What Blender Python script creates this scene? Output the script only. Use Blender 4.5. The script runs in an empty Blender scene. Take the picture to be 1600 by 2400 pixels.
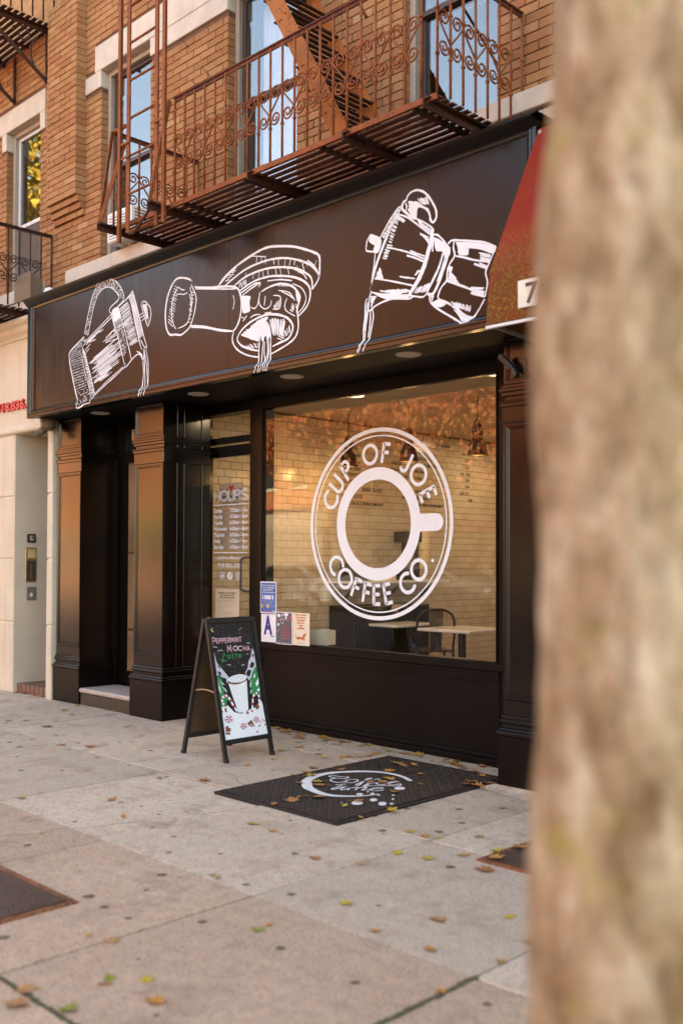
import bpy, bmesh, math, random
from mathutils import Vector, Matrix
random.seed(7)
R = math.radians
scene = bpy.context.scene
COL = scene.collection

# ------------------------------------------------------------------ camera
YAW, PITCH, ROLL = R(45.3), R(1.2), R(0.2)
EYE = Vector((0.0, 0.0, 1.5))
_f0 = Vector((-math.cos(YAW), math.sin(YAW), 0)); _r0 = Vector((math.sin(YAW), math.cos(YAW), 0)); _u0 = Vector((0, 0, 1))
FWD = _f0 * math.cos(PITCH) + _u0 * math.sin(PITCH)
_u1 = -_f0 * math.sin(PITCH) + _u0 * math.cos(PITCH)
RGT = _r0 * math.cos(ROLL) + _u1 * math.sin(ROLL)
UPV = -_r0 * math.sin(ROLL) + _u1 * math.cos(ROLL)
cam = bpy.data.cameras.new('camera')
cam.sensor_fit = 'VERTICAL'; cam.sensor_height = 36.0; cam.sensor_width = 24.0; cam.lens = 35.0
cam.shift_y = 62.0 / 2400.0
cam.clip_start = 0.05; cam.clip_end = 500.0
cam.dof.use_dof = True; cam.dof.focus_distance = 8.3; cam.dof.aperture_fstop = 1.4
camo = bpy.data.objects.new('camera', cam); COL.objects.link(camo)
mw = Matrix.Identity(4)
for i in range(3):
    mw[i][0] = RGT[i]; mw[i][1] = UPV[i]; mw[i][2] = -FWD[i]; mw[i][3] = EYE[i]
camo.matrix_world = mw
scene.camera = camo

# ------------------------------------------------------------------ sky, sun, exposure
SUN_EL, SUN_AZ = R(38), R(14)          # behind the shop: its whole front and pavement lie in shade
world = bpy.data.worlds.new('World'); scene.world = world; world.use_nodes = True
wn = world.node_tree.nodes; wn.clear()
sky = wn.new('ShaderNodeTexSky'); sky.sky_type = 'NISHITA'; sky.sun_disc = False
sky.sun_elevation = SUN_EL; sky.sun_rotation = SUN_AZ; sky.altitude = 0; sky.air_density = 1.0; sky.dust_density = 2.0; sky.ozone_density = 1.0
bg = wn.new('ShaderNodeBackground'); bg.inputs['Strength'].default_value = 0.15
wo = wn.new('ShaderNodeOutputWorld')
world.node_tree.links.new(sky.outputs[0], bg.inputs[0]); world.node_tree.links.new(bg.outputs[0], wo.inputs[0])
sun = bpy.data.lights.new('sun', 'SUN'); sun.energy = 5.0; sun.angle = R(0.6); sun.color = (1.0, 0.93, 0.82)
suno = bpy.data.objects.new('sun', sun); COL.objects.link(suno)
_sd = Vector((math.sin(SUN_AZ) * math.cos(SUN_EL), math.cos(SUN_AZ) * math.cos(SUN_EL), math.sin(SUN_EL)))
suno.rotation_euler = _sd.to_track_quat('Z', 'Y').to_euler(); suno.location = (0, 30, 30)
vs = scene.view_settings
vs.view_transform = 'Standard'; vs.look = 'None'; vs.gamma = 1.0; vs.use_curve_mapping = False
vs.exposure = 3.1
try:
    vs.use_white_balance = True; vs.white_balance_temperature = 8700; vs.white_balance_tint = 8
except Exception:
    pass
scene.cycles.use_denoising = True
scene.cycles.max_bounces = 8; scene.cycles.diffuse_bounces = 4; scene.cycles.glossy_bounces = 4
scene.cycles.transparent_max_bounces = 16; scene.cycles.transmission_bounces = 4
scene.cycles.sample_clamp_indirect = 6.0; scene.cycles.caustics_reflective = False; scene.cycles.caustics_refractive = False

# ------------------------------------------------------------------ photo measuring: a pixel of the 1600x2400 photograph onto a real plane
FPX, PXC, PYC = 2333.33, 800.0, 1262.0
def ray(x, y): return FWD + RGT * ((x - PXC) / FPX) - UPV * ((y - PYC) / FPX)
def onz(x, y, z=0.0): d = ray(x, y); return EYE + d * ((z - EYE.z) / d.z)
def ony(x, y, Y): d = ray(x, y); return EYE + d * (Y / d.y)
def onx(x, y, X): d = ray(x, y); return EYE + d * (X / d.x)
def onp(x, y, p0, n): d = ray(x, y); return EYE + d * ((p0 - EYE).dot(n) / d.dot(n))
def proj(p):
    v = Vector(p) - EYE; d = v.dot(FWD)
    return (PXC + FPX * v.dot(RGT) / d, PYC - FPX * v.dot(UPV) / d, d)

# ------------------------------------------------------------------ mesh helpers
class MB:
    def __init__(s): s.v = []; s.f = []
    def add(s, vs, fs):
        o = len(s.v); s.v += [tuple(p) for p in vs]; s.f += [tuple(i + o for i in f) for f in fs]; return s
    def box(s, x0, x1, y0, y1, z0, z1):
        return s.add([(x0, y0, z0), (x1, y0, z0), (x1, y1, z0), (x0, y1, z0), (x0, y0, z1), (x1, y0, z1), (x1, y1, z1), (x0, y1, z1)],
                     [(0, 3, 2, 1), (4, 5, 6, 7), (0, 1, 5, 4), (1, 2, 6, 5), (2, 3, 7, 6), (3, 0, 4, 7)])
    def cbox(s, x0, x1, y0, y1, z0, z1, c=0.004):
        """box with chamfered edges (as a bevelled hull)"""
        bm = bmesh.new(); r = bmesh.ops.create_cube(bm, size=1.0)
        for v in bm.verts: v.co = Vector(((x0 + x1) / 2 + v.co.x * (x1 - x0), (y0 + y1) / 2 + v.co.y * (y1 - y0), (z0 + z1) / 2 + v.co.z * (z1 - z0)))
        bmesh.ops.bevel(bm, geom=bm.edges[:], offset=c, segments=1, affect='EDGES')
        bm.verts.index_update(); s.add([v.co[:] for v in bm.verts], [[v.index for v in f.verts] for f in bm.faces]); bm.free(); return s
    def bar(s, p, q, a, b, up=(0, 0, 1)):
        p = Vector(p); q = Vector(q); t = (q - p).normalized(); u = Vector(up)
        if abs(t.dot(u)) > 0.98: u = Vector((0, 1, 0))
        w = t.cross(u).normalized(); u = w.cross(t).normalized(); w *= a / 2; u *= b / 2
        vs = [e + w * i + u * j for e in (p, q) for i, j in ((-1, -1), (1, -1), (1, 1), (-1, 1))]
        return s.add(vs, [(0, 1, 2, 3)[::-1], (4, 5, 6, 7), (0, 1, 5, 4), (1, 2, 6, 5), (2, 3, 7, 6), (3, 0, 4, 7)])
    def tube(s, pts, r, n=8, cap=True, closed=False):
        pts = [Vector(p) for p in pts]; rs = r if isinstance(r, (list, tuple)) else [r] * len(pts)
        rings = []; ref = None; m = len(pts)
        for i, p in enumerate(pts):
            if closed: t = pts[(i + 1) % m] - pts[i - 1]
            else: t = pts[min(i + 1, m - 1)] - pts[max(i - 1, 0)]
            t.normalize()
            if ref is None:
                ref = Vector((0, 0, 1)) if abs(t.z) < 0.9 else Vector((0, 1, 0))
            w = t.cross(ref).normalized(); u = w.cross(t); ref = u
            rings.append([p + (w * math.cos(2 * math.pi * k / n) + u * math.sin(2 * math.pi * k / n)) * rs[i] for k in range(n)])
        vs = [q for g in rings for q in g]; fs = []
        for i in range(m if closed else m - 1):
            j = (i + 1) % m
            for k in range(n): fs.append((i * n + k, i * n + (k + 1) % n, j * n + (k + 1) % n, j * n + k))
        if cap and not closed: fs += [tuple(range(n))[::-1], tuple((m - 1) * n + k for k in range(n))]
        return s.add(vs, fs)
    def lathe(s, prof, c=(0, 0, 0), n=20, cap=True):
        c = Vector(c); vs = []; fs = []
        for r, z in prof: vs += [c + Vector((r * math.cos(2 * math.pi * k / n), r * math.sin(2 * math.pi * k / n), z)) for k in range(n)]
        for i in range(len(prof) - 1):
            for k in range(n): fs.append((i * n + k, i * n + (k + 1) % n, (i + 1) * n + (k + 1) % n, (i + 1) * n + k))
        if cap: fs += [tuple(range(n))[::-1], tuple((len(prof) - 1) * n + k for k in range(n))]
        return s.add(vs, fs)
    def sweep(s, prof, p, q, n, up=(0, 0, 1)):
        """profile [(out, up)] swept p -> q; n is the outward direction"""
        p = Vector(p); q = Vector(q); n = Vector(n); u = Vector(up); k = len(prof)
        vs = [e + n * a + u * b for e in (p, q) for a, b in prof]
        fs = [(i, (i + 1) % k, k + (i + 1) % k, k + i) for i in range(k)] + [tuple(range(k))[::-1], tuple(range(k, 2 * k))]
        return s.add(vs, fs)
    def prism(s, poly, d):
        """planar 3-D polygon extruded by vector d"""
        d = Vector(d); k = len(poly); vs = [Vector(p) for p in poly] + [Vector(p) + d for p in poly]
        return s.add(vs, [tuple(range(k))[::-1], tuple(range(k, 2 * k))] + [(i, (i + 1) % k, k + (i + 1) % k, k + i) for i in range(k)])
    def ribbon(s, pts, w, nrm, taper=True):
        """flat stroke in the plane with normal nrm"""
        pts = [Vector(p) for p in pts]; nrm = Vector(nrm); m = len(pts)
        if m < 2: return s
        ws = w if isinstance(w, (list, tuple)) else [w] * m
        vs = []
        for i, p in enumerate(pts):
            t = pts[min(i + 1, m - 1)] - pts[max(i - 1, 0)]
            if t.length < 1e-9: t = Vector((1, 0, 0))
            o = nrm.cross(t.normalized()) * ws[i] / 2
            vs += [p - o, p + o]
        return s.add(vs, [(2 * i, 2 * i + 2, 2 * i + 3, 2 * i + 1) for i in range(m - 1)])
    def disc(s, c, u, v, r, n=10, ry=None):
        c = Vector(c); u = Vector(u); v = Vector(v); ry = ry or r
        return s.add([c + u * r * math.cos(2 * math.pi * k / n) + v * ry * math.sin(2 * math.pi * k / n) for k in range(n)], [tuple(range(n))])
    def mesh(s, name, smooth=False):
        me = bpy.data.meshes.new(name); me.from_pydata(s.v, [], s.f); me.validate(); me.update()
        if smooth:
            for p in me.polygons: p.use_smooth = True
        return me
    def build(s, name, m, parent=None, smooth=False, fix=True):
        me = s.mesh(name, smooth)
        if fix:
            bm = bmesh.new(); bm.from_mesh(me); bmesh.ops.recalc_face_normals(bm, faces=bm.faces); bm.to_mesh(me); bm.free()
        return put(name, me, m, parent)
def put(name, me, m, parent=None):
    o = bpy.data.objects.new(name, me); COL.objects.link(o)
    if m is not None and not me.materials: me.materials.append(m)
    if parent is not None:
        o.parent = parent; o.matrix_parent_inverse = parent.matrix_world.inverted()
    return o
def empty(name, label, cat, loc=(0, 0, 0), group=None, rz=0.0):
    o = bpy.data.objects.new(name, None); COL.objects.link(o); o.location = loc; o.rotation_euler = (0, 0, rz); o.empty_display_size = 0.1
    o.matrix_world = Matrix.Translation(Vector(loc)) @ Matrix.Rotation(rz, 4, 'Z')
    return tag(o, label, cat, group)
def tag(o, label, cat, group=None, kind=None):
    if label: o['label'] = label
    if cat: o['category'] = cat
    if group: o['group'] = group
    if kind: o['kind'] = kind
    return o
def struct(o, kind='structure'): o['kind'] = kind; return o
def copy_tree(o, parent=None):
    c = o.copy(); COL.objects.link(c)
    if parent is not None: c.parent = parent
    for ch in list(o.children): copy_tree(ch, c)
    return c
def crom(pts, k=4):
    """Catmull-Rom through points (tuples of any size)"""
    if len(pts) < 3: return [tuple(p) for p in pts]
    P = [pts[0]] + list(pts) + [pts[-1]]; out = []
    for i in range(1, len(P) - 2):
        a, b, c, d = P[i - 1], P[i], P[i + 1], P[i + 2]
        for j in range(k):
            t = j / k
            out.append(tuple(0.5 * (2 * b[q] + (c[q] - a[q]) * t + (2 * a[q] - 5 * b[q] + 4 * c[q] - d[q]) * t * t + (3 * b[q] - a[q] - 3 * c[q] + d[q]) * t ** 3) for q in range(len(b))))
    out.append(tuple(pts[-1])); return out
_tc = {}
def text_geo(body, bold=0.0):
    """vertices and faces of a line of text, cap height about 0.7, left aligned at 0"""
    key = (body, bold)
    if key not in _tc:
        cu = bpy.data.curves.new('lettering', 'FONT'); cu.body = body; cu.size = 1.0; cu.resolution_u = 2; cu.offset = bold; cu.fill_mode = 'BOTH'
        ob = bpy.data.objects.new('lettering', cu); COL.objects.link(ob)
        dg = bpy.context.evaluated_depsgraph_get(); me = bpy.data.meshes.new_from_object(ob.evaluated_get(dg))
        _tc[key] = ([v.co[:2] for v in me.vertices], [tuple(p.vertices) for p in me.polygons])
        bpy.data.objects.remove(ob); bpy.data.curves.remove(cu); bpy.data.meshes.remove(me)
    return _tc[key]
def put_text(mb, body, org, u, v, h, width=None, align='L', bold=0.0, depth=None):
    """lettering of cap height h (0.7 em) on the plane org + u*x + v*y; squeezed to width when given"""
    vs, fs = text_geo(body, bold)
    if not vs: return
    x0 = min(p[0] for p in vs); x1 = max(p[0] for p in vs); s = h / 0.70
    sx = (width / (x1 - x0)) if width else s
    w = (x1 - x0) * sx; off = {'L': 0, 'C': -w / 2, 'R': -w}[align]
    org = Vector(org); u = Vector(u); v = Vector(v)
    P = [org + u * ((p[0] - x0) * sx + off) + v * (p[1] * s) for p in vs]
    if depth is None: mb.add(P, fs)
    else:
        d = Vector(depth); k = len(P); mb.add(P + [p + d for p in P], list(fs) + [tuple(i + k for i in f) for f in fs])
        from collections import Counter
        cnt = Counter(); dr = {}
        for f in fs:
            for i in range(len(f)):
                a, b = f[i], f[(i + 1) % len(f)]; cnt[(min(a, b), max(a, b))] += 1; dr[(min(a, b), max(a, b))] = (a, b)
        o = len(mb.v) - 2 * k
        for e, c in cnt.items():
            if c == 1: a, b = dr[e]; mb.f.append((o + a, o + b, o + b + k, o + a + k))

# ------------------------------------------------------------------ materials
def nt_new(name):
    m = bpy.data.materials.new(name); m.use_nodes = True; n = m.node_tree.nodes; n.clear()
    out = n.new('ShaderNodeOutputMaterial'); b = n.new('ShaderNodeBsdfPrincipled'); m.node_tree.links.new(b.outputs[0], out.inputs[0])
    return m, m.node_tree, b
def L(nt, a, b): nt.links.new(a, b)
def coords(nt, kind='Object', scale=(1, 1, 1)):
    t = nt.nodes.new('ShaderNodeTexCoord'); mp = nt.nodes.new('ShaderNodeMapping'); mp.inputs['Scale'].default_value = scale
    L(nt, t.outputs[kind], mp.inputs[0]); return mp.outputs[0]
def wpos(nt, scale=(1, 1, 1)):
    g = nt.nodes.new('ShaderNodeNewGeometry'); mp = nt.nodes.new('ShaderNodeMapping'); mp.inputs['Scale'].default_value = scale
    L(nt, g.outputs['Position'], mp.inputs[0]); return mp.outputs[0]
def noise(nt, vec, scale, detail=4.0, rough=0.55, out='Fac'):
    t = nt.nodes.new('ShaderNodeTexNoise'); t.inputs['Scale'].default_value = scale; t.inputs['Detail'].default_value = detail; t.inputs['Roughness'].default_value = rough
    L(nt, vec, t.inputs['Vector']); return t.outputs[0 if out == 'Fac' else 1]
def ramp(nt, fac, stops, interp='LINEAR'):
    r = nt.nodes.new('ShaderNodeValToRGB'); r.color_ramp.interpolation = interp
    while len(r.color_ramp.elements) < len(stops): r.color_ramp.elements.new(0.5)
    for e, (p, c) in zip(r.color_ramp.elements, stops):
        e.position = p; e.color = (c, c, c, 1) if isinstance(c, (int, float)) else (*c, 1)
    L(nt, fac, r.inputs[0]); return r.outputs[0]
def mixc(nt, fac, a, b, mode='MIX'):
    m = nt.nodes.new('ShaderNodeMix'); m.data_type = 'RGBA'; m.blend_type = mode
    if isinstance(fac, (int, float)): m.inputs[0].default_value = fac
    else: L(nt, fac, m.inputs[0])
    for s, i in ((a, 6), (b, 7)):
        if isinstance(s, tuple): m.inputs[i].default_value = (*s, 1)
        else: L(nt, s, m.inputs[i])
    return m.outputs[2]
def math_n(nt, op, a, b=None):
    m = nt.nodes.new('ShaderNodeMath'); m.operation = op
    for i, s in enumerate((a, b)):
        if s is None: continue
        if isinstance(s, (int, float)): m.inputs[i].default_value = s
        else: L(nt, s, m.inputs[i])
    return m.outputs[0]
def bump(nt, h, b, strength, dist=0.01):
    n = nt.nodes.new('ShaderNodeBump'); n.inputs['Strength'].default_value = strength; n.inputs['Distance'].default_value = dist
    L(nt, h, n.inputs['Height']); L(nt, n.outputs[0], b.inputs['Normal'])
def piece_rand(nt):
    a = nt.nodes.new('ShaderNodeObjectInfo').outputs['Random']; g = nt.nodes.new('ShaderNodeNewGeometry').outputs['Random Per Island']
    return math_n(nt, 'FRACT', math_n(nt, 'ADD', a, g))
def plain(name, col, rough=0.6, metal=0.0, var=0.15, vscale=8.0, bscale=0, bstr=0.0, spec=0.5, space='W'):
    """base colour with a soft procedural mottling and optional fine relief"""
    m, nt, b = nt_new(name); v = wpos(nt) if space == 'W' else coords(nt)
    n = noise(nt, v, vscale)
    c = ramp(nt, n, [(0.3, tuple(x * (1 - var) for x in col)), (0.7, tuple(min(1, x * (1 + var)) for x in col))])
    L(nt, c, b.inputs['Base Color']); b.inputs['Roughness'].default_value = rough; b.inputs['Metallic'].default_value = metal
    b.inputs['Specular IOR Level'].default_value = spec
    if bscale: bump(nt, noise(nt, v, bscale, 3), b, bstr, 0.004)
    return m
def paint_mat(name, col, rough=0.27, spec=0.6):
    m, nt, b = nt_new(name); v = wpos(nt)
    n = noise(nt, v, 2.2, 5); sp = noise(nt, v, 95, 2)
    c = ramp(nt, n, [(0.3, tuple(x * 0.85 for x in col)), (0.75, tuple(x * 1.2 for x in col))])
    chip = ramp(nt, sp, [(0.74, 0.0), (0.765, 0.8)])
    c = mixc(nt, chip, c, tuple(min(1, x * 4 + 0.04) for x in col)); L(nt, c, b.inputs['Base Color'])
    st = noise(nt, wpos(nt, (6, 6, 0.6)), 4, 4)
    L(nt, ramp(nt, st, [(0.3, rough * 0.88), (0.7, rough * 1.22)]), b.inputs['Roughness']); b.inputs['Specular IOR Level'].default_value = spec
    bump(nt, noise(nt, wpos(nt, (1, 1, 0.35)), 60, 3), b, 0.05, 0.004)
    return m
def brick_mat(name, stops, rough=0.9, spots=True):
    m, nt, b = nt_new(name); r = piece_rand(nt); v = wpos(nt)
    c = ramp(nt, r, stops)
    n = noise(nt, v, 130, 3); c2 = mixc(nt, ramp(nt, n, [(0.56, 0.0), (0.68, 0.75)]), c, (0.07, 0.035, 0.018))
    g = noise(nt, v, 1.3, 4); c2 = mixc(nt, ramp(nt, g, [(0.45, 0.0), (0.8, 0.35)]), c2, (0.16, 0.075, 0.035))
    L(nt, c2, b.inputs['Base Color']); b.inputs['Roughness'].default_value = rough; b.inputs['Specular IOR Level'].default_value = 0.25
    bump(nt, noise(nt, v, 160, 3), b, 0.35, 0.003); return m
def glass_mat(name, tint=(1, 1, 1), ior=1.5, rough=0.0, wob=0.0):
    m = bpy.data.materials.new(name); m.use_nodes = True; nt = m.node_tree; n = nt.nodes; n.clear()
    out = n.new('ShaderNodeOutputMaterial'); mix = n.new('ShaderNodeMixShader'); tr = n.new('ShaderNodeBsdfTransparent'); gl = n.new('ShaderNodeBsdfGlossy'); fr = n.new('ShaderNodeFresnel')
    gg = n.new('ShaderNodeNewGeometry'); L(nt, math_n(nt, 'POWER', ior, math_n(nt, 'SUBTRACT', 1.0, math_n(nt, 'MULTIPLY', gg.outputs['Backfacing'], 2.0))), fr.inputs[0]); tr.inputs[0].default_value = (*tint, 1); gl.inputs['Roughness'].default_value = rough
    bm = n.new('ShaderNodeBump'); bm.inputs['Strength'].default_value = wob; bm.inputs['Distance'].default_value = 0.02
    L(nt, noise(nt, wpos(nt), 1.7, 1), bm.inputs['Height']); L(nt, bm.outputs[0], gl.inputs['Normal'])
    L(nt, fr.outputs[0], mix.inputs[0]); L(nt, tr.outputs[0], mix.inputs[1]); L(nt, gl.outputs[0], mix.inputs[2]); L(nt, mix.outputs[0], out.inputs[0]); return m
def emit_mat(name, col, s):
    m, nt, b = nt_new(name); b.inputs['Base Color'].default_value = (0.8, 0.8, 0.8, 1); b.inputs['Emission Color'].default_value = (*col, 1); b.inputs['Emission Strength'].default_value = s; return m
def rust_mat(name, a, bcol, dark, rough=0.75, dens=0.5):
    m, nt, b = nt_new(name); v = wpos(nt)
    n1 = noise(nt, v, 7, 6, 0.7); n2 = noise(nt, v, 45, 4, 0.6)
    c = ramp(nt, n1, [(0.35, a), (0.6, bcol)]); c = mixc(nt, ramp(nt, n2, [(dens, 0.0), (dens + 0.1, 0.85)]), c, dark)
    L(nt, c, b.inputs['Base Color']); b.inputs['Roughness'].default_value = rough; b.inputs['Specular IOR Level'].default_value = 0.3
    bump(nt, n2, b, 0.4, 0.003); return m

BROWN = paint_mat('dark_brown_paint', (0.0050, 0.0022, 0.0014), 0.17, 0.40)
BROWN_LOW = paint_mat('deepened_black_brown_paint', (0.0042, 0.0026, 0.0019), 0.34, 0.16)  # shop brown, sheen cut so lower and recessed parts darken; deeper shade painted in
BROWN_SIGN = paint_mat('sign_brown_paint', (0.0058, 0.0021, 0.0014), 0.22, 0.21)
SOFFIT_PAINT = plain('matt_brown_paint', (0.004, 0.0026, 0.002), 0.6, var=0.2, spec=0.15)
WHITE_PAINT = plain('white_sign_paint', (0.69, 0.73, 0.765), 0.55, var=0.04)
DECAL = plain('white_vinyl', (0.70, 0.755, 0.79), 0.5, var=0.02)
BRICK = brick_mat('tan_brick', [(0.0, (0.305, 0.130, 0.052)), (0.35, (0.355, 0.172, 0.072)), (0.7, (0.385, 0.200, 0.086)), (0.92, (0.315, 0.128, 0.058)), (1.0, (0.43, 0.25, 0.122))])
MORTAR = plain('dark_mortar', (0.135, 0.064, 0.034), 0.95, var=0.2, vscale=25)
STONE = plain('limestone', (0.52, 0.455, 0.37), 0.85, var=0.13, vscale=5, bscale=90, bstr=0.15)
def stucco_mat():
    m, nt, b = nt_new('cream_stucco'); v = wpos(nt); n = noise(nt, v, 3, 5); st = noise(nt, wpos(nt, (5, 5, .35)), 3, 5, .65); sp = noise(nt, v, 18, 4, .7)
    c = ramp(nt, n, [(.3, (.565, .495, .37)), (.7, (.635, .565, .43))]); c = mixc(nt, ramp(nt, st, [(.50, 0.0), (.72, .30)]), c, (.33, .27, .19)); c = mixc(nt, ramp(nt, sp, [(.62, 0.0), (.74, .35)]), c, (.40, .34, .25))
    L(nt, c, b.inputs['Base Color']); b.inputs['Roughness'].default_value = .85; bump(nt, noise(nt, v, 70, 3), b, .25, .004); return m
STUCCO = stucco_mat()
RUST = rust_mat('rusty_orange_iron', (0.27, 0.078, 0.019), (0.20, 0.054, 0.015), (0.060, 0.018, 0.010), dens=0.55)
RUST_DARK = rust_mat('dark_rusty_iron', (0.075, 0.026, 0.013), (0.05, 0.018, 0.010), (0.018, 0.008, 0.006), dens=0.5)
ORANGE_IRON = rust_mat('orange_painted_iron', (0.36, 0.125, 0.028), (0.30, 0.095, 0.022), (0.10, 0.028, 0.010), dens=0.56)
BLACK_METAL = plain('black_metal', (0.016, 0.014, 0.013), 0.38, var=0.3, vscale=30)
BLACK_MATTE = plain('black_matte', (0.012, 0.011, 0.011), 0.7, var=0.3, vscale=20)
FRAME_TAUPE = plain('taupe_window_frame', (0.33, 0.27, 0.21), 0.55, var=0.08)
FRAME_DARK = plain('dark_window_sash', (0.045, 0.024, 0.016), 0.5, var=0.15)
FRAME_WHITE = plain('white_aluminium', (0.62, 0.62, 0.61), 0.4, var=0.05)
WHITE_PLASTIC = plain('white_plastic', (0.70, 0.69, 0.66), 0.45, var=0.08, vscale=6)
GLASS_SHOP = glass_mat('shop_glass', (0.91, 0.90, 0.87), 1.66, 0.0, 0.03)
GLASS_UP = glass_mat('upper_window_glass', (0.88, 0.90, 0.92), 2.1, 0.0, 0.04)
CURTAIN = plain('pale_curtain', (0.80, 0.82, 0.86), 0.9, var=0.10, vscale=6)
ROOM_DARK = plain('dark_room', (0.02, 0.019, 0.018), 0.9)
TILE = None
# ================================================================== SETTING: ground
def concrete_mat(name, a, b_):
    m, nt, b = nt_new(name); v = wpos(nt); r = piece_rand(nt)
    n = noise(nt, v, 1.6, 6, 0.6); f = noise(nt, v, 85, 4, 0.8); mid = noise(nt, v, 14, 4, 0.65)
    c = ramp(nt, n, [(0.3, a), (0.7, b_)])
    c = mixc(nt, math_n(nt, 'MULTIPLY', r, 0.5), c, tuple(x * 0.62 for x in a))
    c = mixc(nt, ramp(nt, mid, [(0.35, 0.32), (0.65, 0.0)]), c, tuple(x * 0.5 for x in a))
    c = mixc(nt, ramp(nt, f, [(0.36, 0.8), (0.47, 0.0)]), c, (0.075, 0.062, 0.055))
    c = mixc(nt, ramp(nt, f, [(0.57, 0.0), (0.68, 0.5)]), c, (0.55, 0.50, 0.45))
    st = noise(nt, v, 3.1, 5, 0.7); c = mixc(nt, ramp(nt, st, [(0.52, 0.0), (0.70, 0.6)]), c, (0.20, 0.125, 0.085))
    vo = nt.nodes.new('ShaderNodeTexVoronoi'); vo.voronoi_dimensions = '2D'; vo.inputs['Scale'].default_value = 4.6; vo.inputs['Randomness'].default_value = 1.0; L(nt, v, vo.inputs['Vector'])
    sep = nt.nodes.new('ShaderNodeSeparateColor'); L(nt, vo.outputs['Color'], sep.inputs[0])
    wob = noise(nt, v, 55, 2); d = math_n(nt, 'ADD', vo.outputs['Distance'], math_n(nt, 'MULTIPLY', math_n(nt, 'SUBTRACT', wob, 0.5), 0.05))
    rad = math_n(nt, 'MULTIPLY', sep.outputs[0], 0.125)
    gum = math_n(nt, 'MULTIPLY', math_n(nt, 'LESS_THAN', d, rad), math_n(nt, 'GREATER_THAN', sep.outputs[1], 0.66))
    c = mixc(nt, math_n(nt, 'MULTIPLY', gum, 0.8), c, (0.042, 0.028, 0.021))
    ve = nt.nodes.new('ShaderNodeTexVoronoi'); ve.voronoi_dimensions = '2D'; ve.feature = 'DISTANCE_TO_EDGE'; ve.inputs['Scale'].default_value = 0.42
    wv = nt.nodes.new('ShaderNodeMixRGB'); wv.blend_type = 'ADD'; wv.inputs[0].default_value = 0.16; L(nt, v, wv.inputs[1]); L(nt, noise(nt, v, 5, 5, .7, 'Color'), wv.inputs[2]); L(nt, wv.outputs[0], ve.inputs['Vector'])
    crk = math_n(nt, 'MULTIPLY', math_n(nt, 'LESS_THAN', ve.outputs['Distance'], 0.0016), ramp(nt, noise(nt, v, .55, 2), [(.50, 0.0), (.54, .8)]))
    c = mixc(nt, crk, c, (.07, .05, .038))
    L(nt, c, b.inputs['Base Color']); b.inputs['Roughness'].default_value = 0.88; b.inputs['Specular IOR Level'].default_value = 0.3
    h = math_n(nt, 'ADD', f, math_n(nt, 'MULTIPLY', mid, 1.5)); bump(nt, h, b, 0.3, 0.004)
    return m
CONC_NEW = concrete_mat('pale_concrete', (0.535, 0.40, 0.285), (0.605, 0.465, 0.345))
CONC_OLD = concrete_mat('warm_concrete', (0.475, 0.31, 0.205), (0.555, 0.38, 0.262))
ASPHALT = plain('asphalt', (0.055, 0.053, 0.052), 0.9, var=0.25, vscale=3, bscale=120, bstr=0.4)
DIRT = plain('joint_dirt', (0.085, 0.062, 0.045), 1.0, var=0.4, vscale=40)

road = struct(MB().add([(-160, -160, -0.155), (160, -160, -0.155), (160, 120, -0.155), (-160, 120, -0.155)], [(0, 1, 2, 3)]).build('road', ASPHALT))
sidewalk = struct(MB().box(-26, 9, 0.47, 6.6, -0.15, -0.014).build('sidewalk', DIRT))
MB().cbox(-26, 9, 0.31, 0.464, -0.15, -0.002, 0.012).build('kerb', CONC_NEW, sidewalk)
S = 1.22
flagm = {}
for ci in range(-17, 7):
    for ri, (ya, yb) in enumerate(((0.47, 1.70), (1.70, 2.905), (2.905, 4.135), (4.135, 5.35), (5.35, 6.58))):
        xa = -2.2 + ci * S; xb = xa + S
        if ci in (1, 2) and ri == 0: continue                       # open tree pit
        g0 = 0.010 if (ri <= 1 and ci in (-1, 0)) else 0.0045
        key = (ri, g0)
        if key not in flagm:
            mb = MB().cbox(g0, S - 0.0045, 0.0045, (yb - ya) - 0.0045, -0.06, 0.0, 0.005)
            me = mb.mesh('paving_flag'); me.materials.append(CONC_NEW if ri >= 2 else CONC_OLD); flagm[key] = me
        o = put('paving_flag', flagm[key], None, sidewalk)
        o.location = (xa, ya, random.uniform(-0.004, 0.003)); o.rotation_euler = (random.uniform(-.0015, .0015), random.uniform(-.0015, .0015), 0)
# mossy dirt standing in the two open joints and along the kerb-side joint
mb = MB()
MOSS = plain('mossy_dirt', (0.075, 0.062, 0.03), 1.0, var=0.5, vscale=30, bscale=80, bstr=0.5)
for i in range(80):
    y = 1.70 + i * 0.0152; x = -2.2 + 0.006 + math.sin(i * .9) * .003; mb.cbox(x - random.uniform(.006, .013), x + random.uniform(.006, .014), y, y + .017, -0.02, random.uniform(.0005, .006), .002)
for i in range(140):
    x = -4.4 + i * 0.0185; y = 1.70 + math.sin(i * .7) * .004; mb.cbox(x, x + .02, y - random.uniform(.005, .012), y + random.uniform(.005, .012), -0.02, random.uniform(.0005, .006), .002)
struct(mb.build('joint_moss', MOSS, sidewalk), 'stuff')
# opposite side of the street (it stands in the shop-glass reflections)
far_walk = struct(MB().box(-60, 30, -15.98, -12.0, -0.15, 0.0).build('far_pavement', CONC_OLD))
MB().box(-60, 30, -12.0, -11.85, -0.15, -0.002).build('kerb', CONC_NEW, far_walk)

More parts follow.
